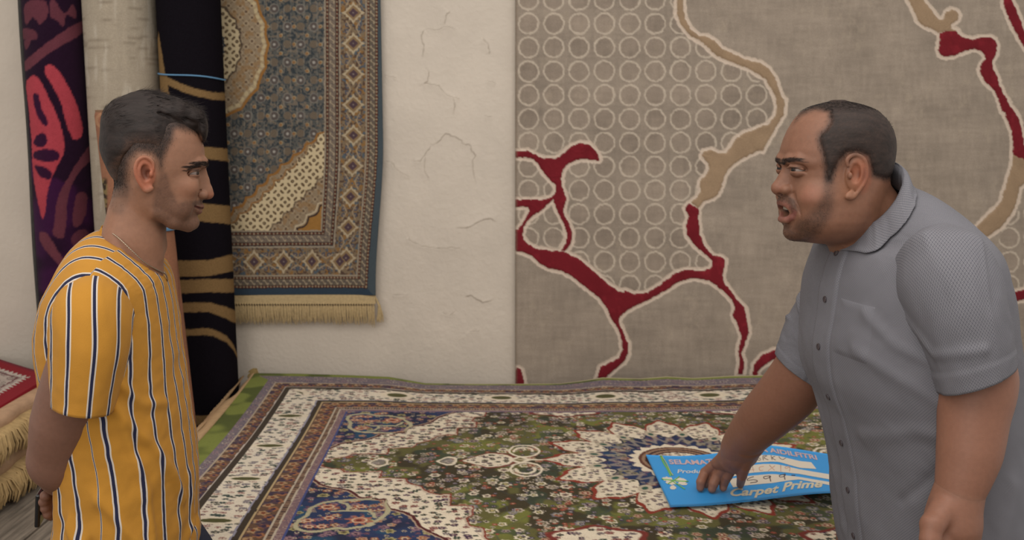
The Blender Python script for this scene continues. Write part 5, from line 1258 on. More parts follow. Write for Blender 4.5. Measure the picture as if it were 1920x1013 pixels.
# ------------------------------------------------------------------ yellow striped t-shirt
def stripe_extra(nt, tc, src, b):
    N = nt.nodes; L = nt.links
    a = N.new('ShaderNodeAttribute'); a.attribute_name = 'su'
    def mth(op, x, y=None, z=None):
        n = N.new('ShaderNodeMath'); n.operation = op
        for i, q in enumerate((x, y, z)):
            if q is None: continue
            if isinstance(q, (int, float)): n.inputs[i].default_value = q
            else: L.new(q, n.inputs[i])
        return n.outputs[0]
    f = mth('FRACT', a.outputs['Fac']); d = mth('ABSOLUTE', mth('SUBTRACT', f, .5))
    wh = mth('LESS_THAN', d, .118); bl = mth('LESS_THAN', d, .060)
    yl = mth('MULTIPLY', mth('LESS_THAN', mth('ABSOLUTE', mth('SUBTRACT', d, .030)), 0.0), 1.0)
    def mix(fac, A, col):
        m = N.new('ShaderNodeMix'); m.data_type = 'RGBA'; L.new(fac, m.inputs[0]); L.new(A, m.inputs[6]); c = lin(col); m.inputs[7].default_value = (*c, 1); return m.outputs[2]
    return mix(bl, mix(wh, src, (206, 196, 186)), (38, 40, 66))
M_tee = mat('yellow_jersey', (186, 132, 50), rough=.85, spec=.15, noise=(24, .05), bump=(700, .0003), extra=stripe_extra, sheen=.05)
M_rib = mat('yellow_rib', (186, 133, 52), rough=.85, spec=.15, bump=(900, .0006))
PER = .0445
def ridge(T, t, pts, w, h):
    """soft fold along a line given in (theta, t)"""
    d = polysd(T/3.0, t, [(a/3.0, b) for a, b in pts], False); return h*np.exp(-(d/w)**2)
def tee():
    YB = 1.66
    R = body_rows(14, 1, [(458, 192, 298, .064, YB, 2), (461, 178, 304, .090, YB, 2), (470, 152, 310, .128, YB, 2), (486, 128, 318, .160, YB, 2.1), (512, 106, 326, .182, YB, 2.2), (548, 86, 334, .190, YB, 2.3), (600, 74, 343, .190, YB, 2.3), (660, 74, 349, .186, YB, 2.3), (720, 82, 355, .184, YB, 2.3),
         (790, 96, 366, .182, YB, 2.3), (850, 104, 379, .182, YB, 2.3), (930, 108, 384, .186, YB, 2.3), (1013, 92, 387, .192, YB, 2.3), (1090, 84, 392, .200, YB, 2.3), (1150, 82, 396, .204, YB, 2.3)])
    # the neckline dips in front
    def disp(T, t, V):
        d = .010*fold_noise(T*1.1+t*2, t*7, 3)*ss(.1, .3, t)+.006*fold_noise(T*2.2-t*5, t*12, 9)*ss(.2, .4, t)+.003*fold_noise(T*6, t*30, 5)
        for pts, w_, h in (([(1.25, .40), (.75, .52), (.35, .66)], .018, .008), ([(1.2, .44), (1.0, .60), (.9, .8)], .02, .007), ([(1.6, .60), (1.1, .72), (.6, .80)], .016, .007),
                           ([(2.0, .66), (1.5, .78), (1.2, .98)], .022, .010), ([(1.7, .70), (1.35, .86), (1.15, 1.0)], .016, -.008), ([(2.4, .74), (2.0, .86), (1.7, 1.0)], .02, .010), ([(.2, .62), (.1, .74), (.5, .84)], .02, .006), ([(-.1, .76), (.5, .80), (.9, .78)], .014, -.005), ([(1.2, .34), (.9, .40), (.5, .42)], .014, .005)):
            d = d+ridge(T, t, pts, w_, h)
        return d
    V, T, t = loft(R, 260, 240, disp)
    # stripe coordinate: distance from the centre front / centre back, measured along the cloth
    n_ = np.diff(np.concatenate([V, V[:, :1]], 1), axis=1); ds = np.linalg.norm(n_, axis=2); i0 = 130
    arc = np.zeros(V.shape[:2]); arc[:, i0+1:] = np.cumsum(ds[:, i0:-1], 1); arc[:, :i0] = -np.cumsum(ds[:, :i0][:, ::-1], 1)[:, ::-1]
    half = np.linalg.norm(np.diff(V[150], axis=0), axis=1).sum()/2; low = np.broadcast_to(arc[150], arc.shape); ar = low*.5+arc*.5
    ap = np.sign(ar)*np.minimum(np.abs(ar), np.maximum(half-np.abs(ar), 0)); Cc = V.mean(1, keepdims=True); nh = R[6][2]/np.linalg.norm(R[6][2]); lat = ((V-Cc)@nh)*1.18; k = ss(.10, .5, t); u = (ap*k+lat*(1-k))/PER+np.where(np.cos(T) > 0, .42, .12)
    # neckline shape: drop the front of the opening
    V[..., 2] -= (.033*np.cos(T)+.006*np.abs(np.cos(T)))*(1-ss(0, .17, t))
    o = cloth('t_shirt', V, M_tee, man, {'su': u}); tag(o, None)
    # ribbed collar
    ring = V[0]; c = ring.mean(0); b = MB(); P = ring+(ring-c)*.0; P = np.concatenate([P, P[:1]])
    rows = []
    for a, (k_, z) in enumerate(((1.10, -.010), (1.045, .001), (.985, .007), (.955, .006), (.955, .001))): rows.append(c+(ring-c)*[k_, k_, 1]+[0, 0, z])
    mesh('collar', np.array(rows).reshape(-1, 3), gridfaces(5, 260, wrap=True), M_rib, o)
    # sleeves: seam line at the top, hem at the bottom
    def sleeve(rows, ph, name='sleeve'):
        def dsp(T, t, V): return .005*fold_noise(T*1.3+t, t*5, 21)*ss(.05, .3, t)+.0025*fold_noise(T*4, t*14, 2)+ridge(T, t, [(-2.0, .25), (-1.0, .42), (.2, .38)], .03, .004)
        SV, ST, St = loft(rows, 110, 70, dsp); g = np.diff(np.concatenate([SV, SV[:, :1]], 1), axis=1); per = np.linalg.norm(g, axis=2).sum(1)
        u = ST/(2*math.pi)*(per[:, None]*.35+.65*per[40])/PER+ph
        so = cloth(name, SV, M_tee, o, {'su': u}, .002)
        hem = SV[-1]; cc = hem.mean(0); b = [hem+(hem-cc)*.0+[0, 0, .018]+(hem-cc)*.012, hem+(hem-cc)*.016+[0, 0, .0165], hem+(hem-cc)*.018]; mesh('hem', np.array(b).reshape(-1, 3), gridfaces(3, 110, wrap=True), M_rib, so) if False else None
        return so
    def srow(px, py, Y, rx, up, toward, e=2.1, tilt=0.):
        c = pxy(px, py, Y); th = math.atan((px-960)/F); er = np.array([math.cos(th), -math.sin(th), 0]); ec = np.array([-math.sin(th), -math.cos(th), 0])
        return (c, ec*toward+np.array([0, 0, up]), er*(rx*Y/F*math.cos(th))+np.array([0, 0, tilt]), e)
    sleeve([srow(182, 580, 1.615, 50, .045, -.002), srow(179, 592, 1.570, 70, .066, -.002), srow(178, 602, 1.535, 80, .075, .004), srow(176, 606, 1.512, 82, .079, .016, 2), srow(173, 616, 1.500, 83, .075, .038, 2), srow(171, 634, 1.497, 82, .055, .062, 2), srow(169, 662, 1.497, 79, .028, .077, 2.1, -.004), srow(162, 706, 1.497, 71, .008, .080, 2.1, -.008), srow(156, 759, 1.497, 63, .0, .078, 2.1, -.009)], .30)
    sleeve([srow(238, 575, 1.72, 40, .05, 0), srow(240, 590, 1.78, 66, .070, -.004), srow(238, 600, 1.80, 68, .06, -.04), srow(230, 650, 1.82, 62, .02, -.072), srow(215, 750, 1.826, 50, 0, -.070)], .1)
tee()
# fine chain round the neck
b = MB(); M_chain = mat('chain_metal', (168, 150, 132), rough=.35, metal=.8)
def necklace():
    L = FL.L; pts = [L(197, 424, 30), L(189, 428, 8)*[1, 1, 1]]
    P = smooth_poly([L(192, 428, 0), L(198, 427, 34), L(216, 438, 56), L(240, 462, 66), L(262, 486, 60), L(284, 503, 40), L(300, 516, 14), L(303, 530, 4), L(300, 516, -10), L(280, 490, -44), L(240, 456, -62), L(205, 430, -40)], True, 8)
    P = FL.W(P)
    for i in range(len(P)):
        q = P[(i+1) % len(P)]; b.tube([P[i], (P[i]+q)/2, q], [.0010, .0016, .0010], 5, False)
    b.build('necklace', M_chain, man)
necklace()
# phone held behind the back
ph = MB(); c = pxy(80, 947, 1.60)
o = inbox('phone', -.0045, .0045, -.034, .034, -.030, .030, mat('phone_glass', (16, 15, 18), rough=.2, spec=.6), bev=.003)
o.location = pxy(78, 946, 1.615); o.rotation_euler = (0, .10, .25); o.scale = (1, 1, 1)
tag(o, 'black phone held behind the back of the man in yellow', 'phone')
inbox('camera_bump', -.0065, -.0046, -.020, .0, .006, .022, mat('phone_trim', (62, 60, 66), rough=.3), o, .001)
# ------------------------------------------------------------------ man in the grey shirt
YR = 1.66
FR = Frame(1571, 325, YR, 25, left=True)
man2 = empty('person'); tag(man2, 'heavy-set man in grey patterned shirt leaning forward over the price card', 'person', 'two men talking over the carpets')
def right_head():
    f = FR; k = f.k/f.cph
    # centre-line measures: x in pixels along the face direction
    S_ = [(192.5, 10, 2, 4, 6, 2), (194, 24, -12, 18, 6, 2), (197, 38, -28, 30, 5, 2), (203, 60, -50, 47, 5, 2), (211, 77, -68, 62, 4, 2.05), (227, 91, -84, 75, 2, 2.1), (245, 101, -95, 84, 0, 2.15), (262, 108, -100, 88, 0, 2.2), (280, 113, -101, 90, 0, 2.25),
          (300, 114, -99, 91, 0, 2.25), (315, 109, -97, 90, 2, 2.2), (332, 106, -94, 90, 4, 2.2), (350, 107, -88, 92, 6, 2.15), (370, 108, -80, 94, 8, 2.1), (390, 105, -72, 94, 10, 2.05), (410, 102, -66, 91, 12, 2.0), (425, 100, -60, 84, 14, 2), (438, 94, -50, 73, 16, 2), (448, 82, -40, 58, 18, 2), (456, 60, -25, 36, 20, 2)]
    kx = .945
    sec = [(r[0], r[1]*kx, r[2]*kx, r[3], r[4]*kx, r[5]) for r in S_]
    def q(x, py, n=0):                                     # local measure -> the (px, py, n) that Frame.L expects
        return (f.px-(x*kx*f.cph-n*f.sph)/f.k, py, n)
    ops = [
     ('c', q(-28, 380), q(-74, 470), 70, 66, 16), ('c', q(-74, 470), q(-90, 560), 66, 80, 12), ('e', q(30, 426, 0), (50, 60, 27), 16), ('e', q(-54, 345, 0), (38, 56, 36), 16), ('e', q(-84, 398, 0), (46, 62, 52), 18),
     ('e', q(66, 368, 56), (32, 30, 26), 18), ('e', q(54, 405, 56), (34, 26, 28), 20),
     ('e', q(84, 436, 0), (20, 24, 16), 12), 
     ('h', [q(108, 303, 4), q(107, 301, 22), q(98, 298, 42), q(78, 304, 60)], [9, 9.5, 8.5, 6], 9),
     ('e', q(114, 317, 26), (13, 17, 9), 8, 's'), ('e', q(104, 316, 45), (18, 14, 8), 8, 's'),
     ('h', [q(106, 318), q(112, 334), q(120, 348), q(123, 352)], [8, 9, 10.5, 12], 6),
     ('h', [q(98, 326), q(104, 352)], [14, 20], 9),
     ('e', q(110, 354, 16), (12, 10, 9.5), 4), ('h', [q(106, 344, 18), q(98, 350, 25), q(98, 358, 26), q(104, 364, 22)], [.8, 1.1, 1.1, .8], 3.5, 's'),
     ('e', q(119, 363, 8), (7, 4, 3.5), 2, 's'),
     ('e', q(96, 385, 0), (20, 34, 24), 12),
     ('c', q(106, 362, 32), q(88, 398, 48), 2.0, 1.6, 10, 's'),
     # open mouth
     ('h', [q(112.5, 379, 0), q(111, 379.5, 12), q(103, 384, 25), q(95, 392, 32)], [6.0, 5.6, 4.4, 3], 3.5),
     ('h', [q(108, 412, 0), q(106.5, 411, 12), q(100, 404, 25), q(95, 395, 32)], [7.0, 6.6, 4.8, 3], 3.2),
     ('e', q(109, 394.5, 0), (22, 24, 10.5), 2.5, 's'),
     ('e', q(108, 425, 0), (6, 22, 4), 6, 's'),
     ('e', q(96, 317, 34), (16.0, 16, 13.5), 3),
     ('e', q(107, 316.6, 36), (15, 15, 2.7), 1.3, 's'), ('e', q(98, 317.5, 48), (9, 9, 1.9), 1.1, 's'),
     ('h', [q(112, 313.5, 20), q(111.5, 310.2, 30), q(105, 310.8, 42), q(94, 314.8, 50)], [2.2, 2.6, 2.5, 1.8], 2.0),
     ('h', [q(109, 323.5, 32), q(102, 324.3, 43), q(92, 322, 50)], [2.6, 2.8, 2.0], 5),
     ('h', [q(119, 305, 5), q(117, 316, 4)], [1.2, 1.2], 3, 's'),
    ]
    v, base = head(f, dict(sec=sec, box=((-112, 0, -190), (142, 112, 142)), jawcut=((1476, 450), (1560, 456)), ops=ops))
    ear(v, f, [(1588, 308), (1586, 297), (1594, 289), (1606, 289), (1617, 297), (1622, 314), (1621, 332), (1613, 347), (1601, 362), (1590, 362), (1586, 348)], (1604, 322), 95, 1.12)
    V, Fc = v.mesh(); V = relax(V, Fc, 2); return v, base, V, Fc, q
RVv, Rbase, RHV, RHF, RQ = right_head()
RL = lambda x, py, n=0: FR.L(*RQ(x, py, n))
def rsil(P):
    """local points -> where they show in the side view (x', z)"""
    return np.stack([FR.px-(P[:, 0]*FR.cph-P[:, 1]*FR.sph)/FR.k, FR.py-P[:, 2]], -1)
RBROW = [RL(*q) for q in ((116, 305.5, 11), (110, 300, 22), (103, 297, 36), (89, 301.5, 50))]
def right_masks(P, wide=9):
    Pn = P*[1, 0, 1]+np.abs(P[:, 1:2])*[0, 1, 0]; q = rsil(Pn); m = lambda s, w_=6: 1-ss(-w_, w_, polysd(q[:, 0], q[:, 1], P2(s)))
    hair = m('1480,232 1500,216 1524,207 1548,214 1546,226 1533,246 1532,262 1540,284 1545,302 1550,334 1560,336 1566,318 1574,300 1586,286 1606,284 1622,292 1628,310 1632,326 1660,334 1700,330 1700,150 1480,150', wide)
    tmp = ball(P*[1, 0, 1]+np.abs(P[:, 1:2])*[0, 1, 0], RL(84, 222, 64), (40, 34, 40), .6); hair = hair*(1-tmp)
    beard = m('1548,322 1560,322 1564,350 1566,380 1560,402 1546,424 1528,446 1510,475 1480,475 1470,425 1478,418 1490,424 1500,412 1516,402 1534,384 1546,360', 10)
    must = m('1458,366 1478,362 1494,372 1500,392 1494,402 1488,392 1480,378 1462,378', 3)
    return hair, beard, must
def right_colour(P):
    C = np.zeros((len(P), 3))+lin((136, 96, 76)); nz = noise3(P, .08); n2 = noise3(P+50, .33); n3 = noise3(P+9, 1.0); C *= (1+.12*(nz-.5)+.06*(n2-.5))[:, None]
    A = P*[1, 0, 1]+np.abs(P[:, 1:2])*[0, 1, 0]
    C = lay(C, (150, 96, 76), .5*ball(A, RL(76, 362, 64), (34, 30, 26))); C = lay(C, (150, 92, 74), .6*ball(P, RL(120, 352), (18, 22, 15), .7)); C = lay(C, (160, 96, 70), .7*ball(A, RL(0, 322, 92), (30, 22, 42), .4))
    C = lay(C, (160, 108, 76), .4*ball(A, RL(20, 350, 88), (26, 30, 40), .8))
    h, b, mo = right_masks(P); C = lay(C, (60, 46, 40), .60*b*(.55+.4*n2+.4*n3)); C = lay(C, (62, 46, 40), .62*mo*(.6+.4*n2+.3*n3))
    C = lay(C, (42, 34, 31), np.minimum(.97*h*(.90+.12*n2+.10*n3), .97)); C = lay(C, (84, 64, 52), .35*h*ball(P, RL(30, 200), (60, 50, 30), .8))
    up = [RL(*q) for q in ((113, 380, 0), (111.5, 380, 12), (104, 384.5, 25), (96, 392, 32))]; lo = [RL(*q) for q in ((109, 411, 0), (107.5, 410, 12), (101, 404, 25), (96, 395, 32))]
    def tube_mask(pts, r):
        o = np.zeros(len(P))
        for i in range(len(pts)-1):
            a, c = pts[i], pts[i+1]; e = c-a; t = np.clip(((A-a)@e)/(e@e), 0, 1); d = np.linalg.norm(A-a-t[:, None]*e, axis=1); o = np.maximum(o, 1-ss(r*.7, r*1.2, d))
        return o
    C = lay(C, (128, 78, 70), .85*tube_mask(up, 7)); C = lay(C, (136, 84, 76), .85*tube_mask(lo, 7))
    C = lay(C, (46, 20, 20), .95*ball(P, RL(98, 394.5), (17, 24, 9.5), .35))
    C = lay(C, (34, 24, 22), .88*brow_mask(P, RBROW, [3.0, 3.8, 3.4, 1.8])); C = lay(C, (28, 20, 18), .85*ball(A, RL(105, 312.5, 38), (14, 17, 2.6), .5)); C = lay(C, (92, 60, 48), .5*ball(A, RL(103, 325, 37), (18, 22, 8), .8))
    C = lay(C, (96, 50, 42), .6*ball(A, RL(-4, 322, 98), (14, 11, 24), .6)); C = lay(C, (80, 44, 34), .75*ball(A, RL(2, 324, 94), (10, 10, 17), .7)); C = lay(C, (70, 38, 32), .7*ball(A, RL(119, 363, 8), (6, 5, 4), .5))
    return C
def right_hair():
    f = FR; rs = np.random.RandomState(5); LN = vnormals(RHV, RHF); h, b, mo = right_masks(RHV)
    v = Vol((-115, -104, -30), (100, 104, 145), 2.6); X, Y, Z = v.G(); v.d = Rbase(X, np.abs(Y), Z).astype(np.float32)
    nx, ny, nz = v.d.shape; G_ = np.stack(np.broadcast_arrays(X, Y, Z), -1).reshape(-1, 3); near = np.abs(v.d.ravel()) < 14; hm = np.zeros(len(G_)); hm[near] = right_masks(G_[near], 18)[0]; hm = hm.reshape(v.d.shape)
    v.d = (v.d-(3.4*ss(.55, 1, hm)-.35)+30*(hm < .5)).astype(np.float32); V, Fc = v.mesh(); V = relax(V, Fc, 3)
    ho = mesh('hair', f.W(V), Fc, M_shell, man2, cols=right_colour(V))
    R, n = sample_roots(RHV, RHF, LN, h**2, 14000, rs); o_ = 0*R[:, 0]; tp = ss(60, 110, R[:, 2]); d = np.stack([.7*tp-.2*(1-tp), o_, .1*tp-.9*(1-tp)], -1)+.25*(rs.rand(len(R), 3)-.5); d = d-n*(d*n).sum(1)[:, None]+n*.14
    V1, F1 = strands(R+n*1.2, n, d, 3.5+4*rs.rand(len(R)), .17, 2)
    tag(mesh('hair_strands', f.W(V1), F1, M_hair, ho), kind='stuff')
    bm_ = brow_mask(RHV, RBROW, [2.4, 3.0, 2.8, 1.2]); R, n = sample_roots(RHV, RHF, LN, bm_, 520, rs); d = np.stack([-.8+0*R[:, 0], np.sign(R[:, 1])*.7, .12+0*R[:, 0]], -1)+.2*(rs.rand(len(R), 3)-.5); d = d-n*(d*n).sum(1)[:, None]+n*.12
    V1, F1 = strands(R, n, d-n*.07, 4+2*rs.rand(len(R)), .20, 2); tag(mesh('eyebrows', f.W(V1), F1, M_hair, man2), kind='stuff')
    m_ = np.maximum(.5*b, mo); R, n = sample_roots(RHV, RHF, LN, m_, 2600, rs); d = np.stack([.1+0*R[:, 0], 0*R[:, 0], -.8+0*R[:, 0]], -1)+.7*(rs.rand(len(R), 3)-.5); d = d-n*(d*n).sum(1)[:, None]+n*.3
    V1, F1 = strands(R, n, d, 1.0+1.1*rs.rand(len(R)), .13, 1); tag(mesh('beard_hairs', f.W(V1), F1, M_hair, man2), kind='stuff')
right_hair()
for s in (1, -1): eyeball(FR, RL(96, 317, 34*s), 13.9, (1, .24, -.03), man2)
def teeth():
    b = MB()
    for i in range(-4, 5):
        n = i*4.2; c = FR.W(RL(102-.010*n*n, 387.5, n)); r = .0030
        V, Fc = tube(np.array([c+[0, 0, .004], c, c-[0, 0, .0045]]), np.array([r, r, r*.9]), 8); b.add(V, [tuple(q) for q in Fc]); b.add(V[-8:], [tuple(range(8))])
    b.build('teeth', mat('tooth_enamel', (176, 164, 148), rough=.3), man2)
teeth()
RB = Join(); RB.add(FR.W(RHV), RHF, right_colour(RHV)); M_skinR = skin_mat('brown_skin', .5)
def arms_right():
    v = Vol((.42, 1.62, .70), (.90, 2.46, 1.44), .0036)
    far = [pxy(1580, 590, 1.86), pxy(1524, 670, 1.895), pxy(1480, 734, 1.94), pxy(1436, 780, 2.00), pxy(1400, 820, 2.08), pxy(1385, 842, 2.13)]
    v.limb(far, [.058, .060, .061, .055, .045, .041])
    V, Fc = v.mesh(); V = relax(V, Fc, 2); out = [(V, Fc)]
    # far hand, fingers down on the card
    h = Vol((.36, 2.02, .72), (.62, 2.40, .95), .0019)
    T_ = lambda px, py, lift=.0: onZ(px, py, RZ+.0220+lift)
    h.chain([pxy(1400, 826, 2.085), pxy(1388, 846, 2.13), pxy(1378, 860, 2.155)], [.044, .040, .036], .012)
    for a, b_, r0, r1 in (((1378,850,2.15),(1346,868,2.19),.026,.015), ((1382,853,2.14),(1360,872,2.18),.026,.015), ((1388,853,2.13),(1376,870,2.16),.024,.014)): h.cap(pxy(*a), pxy(*b_), r0, r1, .014)
    fing = [((1346,866,2.195), (1322,886,2.215), (1314,904), (1313,915), .0125), ((1352,868,2.19), (1334,890,2.215), (1325,904), (1324,909), .0120), ((1364,872,2.175), (1346,890,2.195), (1338,907), (1335,917), .0135), ((1376,874,2.165), (1364,893,2.180), (1357,907), (1356,915), .0122)]
    for a, b_, c_, d_, r in fing:
        t1 = T_(*d_); m1 = onY(c_[0], c_[1], t1[1]+.002); h.chain([pxy(*a), pxy(*b_), m1, t1], [r*.98, r*.94, r*.88, r*.74], .0022)
    t1 = T_(1388, 909); h.chain([pxy(1402, 856, 2.09), pxy(1397, 874, 2.11), pxy(1391, 893, 2.14), t1], [.017, .0130, .0115, .0092], .003)
    HV, HF = h.mesh(); HV = relax(HV, HF, 2); out.append((HV, HF))
    # near arm
    v = Vol((.54, 1.24, .72), (1.02, 1.66, 1.42), .0036)
    v.limb([pxy(1785, 590, 1.52), pxy(1818, 650, 1.455), pxy(1832, 715, 1.435), pxy(1825, 780, 1.420), pxy(1817, 850, 1.405), pxy(1800, 920, 1.392), pxy(1797, 940, 1.39)], [.050, .055, .0575, .051, .0465, .035, .033])
    V, Fc = v.mesh(); V = relax(V, Fc, 2); out.append((V, Fc))
    h = Vol((.54, 1.26, .78), (.80, 1.50, 1.10), .002)
    h.chain([pxy(1798, 925, 1.393), pxy(1790, 955, 1.390), pxy(1786, 985, 1.388)], [.037, .036, .038], .012); h.chain([pxy(1786, 985, 1.388), pxy(1786, 1020, 1.388)], [.040, .036], .012)
    for k, px in enumerate((1748, 1770, 1794, 1816)):     # loosely closed fist
        h.chain([pxy(px+4, 992+3*k, 1.366+.004*k), pxy(px-4, 1030+4*k, 1.350+.004*k), pxy(px+6, 1054+3*k, 1.378), pxy(px+10, 1036, 1.400)], [.0140, .0130, .0115, .010], .004)
    h.chain([pxy(1768, 958, 1.373), pxy(1748, 985, 1.353), pxy(1744, 1012, 1.343), pxy(1756, 1034, 1.343)], [.021, .0165, .0140, .012], .007)
    HV, HF = h.mesh(); HV = relax(HV, HF, 2); out.append((HV, HF))
    for P, Q in out:
        C = np.zeros((len(P), 3))+lin((140, 98, 79)); n = noise3(P*1000, .018); C *= (1+.16*(n-.5))[:, None]; RB.add(P, Q, C)
    # finger nails
    for px, py in ((1313, 916), (1336, 919), (1357, 916)): pass
arms_right()
RBX = (1740-960)/F*1.66
lower_body(RBX, 1.66, .92, np.array([-.95, -.2, 0]), .10, RB)
RB.build('body', M_skinR, man2)
trousers('trousers', RBX+.05, 1.66, np.array([-.96, -.28, 0]), .09, .86, mat('charcoal_trousers', (52, 50, 52), rough=.9, noise=(50, .1), bump=(300, .0005)), man2, .17, .09)

# ------------------------------------------------------------------ grey patterned shirt
def lattice_extra(nt, tc, src, b):
    """fine woven diamond lattice from the cloth coordinates"""
    N = nt.nodes; L = nt.links
    def at(nm): a = N.new('ShaderNodeAttribute'); a.attribute_name = nm; return a.outputs['Fac']
    def mth(op, x, y=None):
        n = N.new('ShaderNodeMath'); n.operation = op
        for i, q in enumerate((x, y)):
            if q is None: continue
            if isinstance(q, (int, float)): n.inputs[i].default_value = q
            else: L.new(q, n.inputs[i])
        return n.outputs[0]
    u, v = at('su'), at('sv')
    def tri(x): return mth('ABSOLUTE', mth('SUBTRACT', mth('FRACT', x), .5))
    a = tri(mth('ADD', u, v)); c = tri(mth('SUBTRACT', u, v))
    l1 = mth('GREATER_THAN', mth('MAXIMUM', a, c), .40); d1 = mth('LESS_THAN', mth('MAXIMUM', a, c), .16)
    k = mth('MINIMUM', mth('ADD', l1, mth('MULTIPLY', d1, .75)), 1.0)
    m = N.new('ShaderNodeMix'); m.data_type = 'RGBA'; L.new(mth('MULTIPLY', k, .85), m.inputs[0]); L.new(src, m.inputs[6]); cc = lin((74, 74, 84)); m.inputs[7].default_value = (*cc, 1); return m.outputs[2]
M_shirt = mat('grey_lattice_shirt', (134, 133, 138), rough=.8, spec=.2, noise=(20, .04), bump=(800, .0002), extra=lattice_extra)
M_plain = mat('shirt_plain', (126, 124, 128), rough=.8, spec=.2, noise=(300, .12), bump=(800, .0002))
def shirt():
    YB = 1.66; C_ = .0024                                  # lattice pitch in metres
    R = body_rows(30, -1, [(400, 1564, 1692, .088, YB, 2), (402, 1554, 1716, .116, YB, 2), (411, 1546, 1764, .152, YB, 2), (434, 1533, 1820, .190, YB, 2.1), (464, 1519, 1860, .216, YB, 2.2), (508, 1503, 1876, .229, YB, 2.25), (545, 1494, 1881, .234, YB, 2.3), (585, 1489, 1884, .236, YB, 2.3), (640, 1487, 1892, .232, YB, 2.3),
         (700, 1495, 1900, .226, YB, 2.3), (770, 1517, 1912, .226, YB, 2.3), (850, 1533, 1932, .226, YB, 2.3), (930, 1540, 1945, .226, YB, 2.3), (1013, 1545, 1955, .228, YB, 2.3), (1090, 1548, 1962, .246, YB, 2.3), (1160, 1552, 1966, .250, YB, 2.3)])
    def disp(T, t, V):
        d = .011*fold_noise(T*1.0+t*1.5, t*5, 13)*ss(.1, .3, t)+.006*fold_noise(T*2.4-t*6, t*9, 19)*ss(.2, .4, t)+.0022*fold_noise(T*7, t*26, 25)
        # near side is T > 0
        for pts, w_, h in (([(1.5, .46), (.9, .40), (.4, .36)], .016, .007), ([(1.5, .50), (.9, .50), (.3, .55)], .018, .007), ([(1.5, .54), (1.1, .64), (.7, .80)], .022, .009), ([(1.7, .60), (1.4, .78), (1.1, .98)], .024, .010), ([(1.0, .62), (.6, .80), (.5, .98)], .02, -.006),
                           ([(.15, .30), (.12, .60), (.2, .98)], .014, .004), ([(1.2, .36), (.8, .33), (.45, .28)], .014, .006), ([(1.45, .56), (1.0, .58), (.6, .66)], .012, -.006), ([(-.5, .4), (-.3, .6), (-.2, .8)], .02, .006)):
            d = d+ridge(T, t, pts, w_, h*.6)
        return d
    V, T, t = loft(R, 280, 250, disp); V[..., 2] -= .053*np.cos(T)*(1-ss(0, .20, t))
    def uvw(V):
        ds = np.linalg.norm(np.diff(V, axis=1), axis=2); h = V.shape[1]//2; arc = np.zeros(V.shape[:2]); arc[:, h+1:] = np.cumsum(ds[:, h:], 1); arc[:, :h] = -np.cumsum(ds[:, :h][:, ::-1], 1)[:, ::-1]
        mid = arc[len(arc)//2]; u = np.broadcast_to(mid, arc.shape); dv = np.linalg.norm(np.diff(V, axis=0), axis=2).mean(1); v = np.concatenate([[0], np.cumsum(dv)])[:, None]+0*u
        return u/C_/2, v/C_/2
    u, v = uvw(V); o = cloth('shirt', V, M_shirt, man2, {'su': u, 'sv': v}, .0018)
    nu = 280; h = nu//2
    # button placket: a raised strip down the front
    P = V[6:, h-5:h+6]+0; N_ = np.cross(np.gradient(P, axis=1), np.gradient(P, axis=0)); N_ /= np.linalg.norm(N_, axis=2)[..., None]; c = V[100].mean(0)
    if ((P[50, 5]-c)*N_[50, 5]).sum() < 0: N_ = -N_
    prof = np.array([-.001, .0035, .0040, .0035, .0038, .0038, .0038, .0035, .0040, .0035, -.001])
    cloth('button_placket', P+N_*prof[None, :, None], M_shirt, o, {'su': u[6:, h-5:h+6], 'sv': v[6:, h-5:h+6]}, .001, False)
    M_btn = mat('shell_button', (70, 62, 66), rough=.3, spec=.5)
    for py in (476, 563, 650, 742, 831, 919, 1005):
        gx, gy = proj(P[:, 5]); k = int(np.argmin(np.abs(gy-py))); ctr = P[k, 5]+N_[k, 5]*.0045; nn = N_[k, 5]; a = np.cross(nn, [0, 0, 1]); a /= np.linalg.norm(a); b_ = np.cross(nn, a)
        rr = [(0, .0012), (.002, .0010), (.0040, .0011), (.0052, .0020), (.0058, .0016), (.0058, 0), (.005, -.001)]; th = np.linspace(0, 2*math.pi, 16, endpoint=False)
        VV = np.array([ctr+r*(np.cos(x)*a+np.sin(x)*b_)+nn*z for r, z in rr for x in th]); mesh('button', VV, gridfaces(len(rr), 16, wrap=True), M_btn, o)
    # breast pocket on the near chest
    gx, gy = proj(V); 
    def on(px, py):
        m = (gx-px)**2+(gy-py)**2+1e6*(T < -.05)+1e6*(T > 1.7); k = np.unravel_index(np.argmin(m), m.shape); return k
    k0 = on(1572, 582); k1 = on(1570, 668); k2 = on(1632, 664); k3 = on(1632, 575)
    i0, i1 = min(k0[0], k3[0]), max(k1[0], k2[0]); j0, j1 = min(k0[1], k1[1]), max(k2[1], k3[1])
    Q = V[i0:i1+1, j0:j1+1]; Nq = np.cross(np.gradient(Q, axis=1), np.gradient(Q, axis=0)); Nq /= np.linalg.norm(Nq, axis=2)[..., None]
    if ((Q[3, 3]-c)*Nq[3, 3]).sum() < 0: Nq = -Nq
    ii = np.linspace(0, 1, Q.shape[0])[:, None]; jj = np.linspace(0, 1, Q.shape[1])[None]; ed = np.minimum(np.minimum(ii*8+.35, (1-ii)*8), np.minimum(jj*6, (1-jj)*6)).clip(0, 1)
    cloth('breast_pocket', Q+Nq*(.0035*ed-.0006)[..., None], M_shirt, o, {'su': u[i0:i1+1, j0:j1+1]+.13, 'sv': v[i0:i1+1, j0:j1+1]+.2}, .001, False)
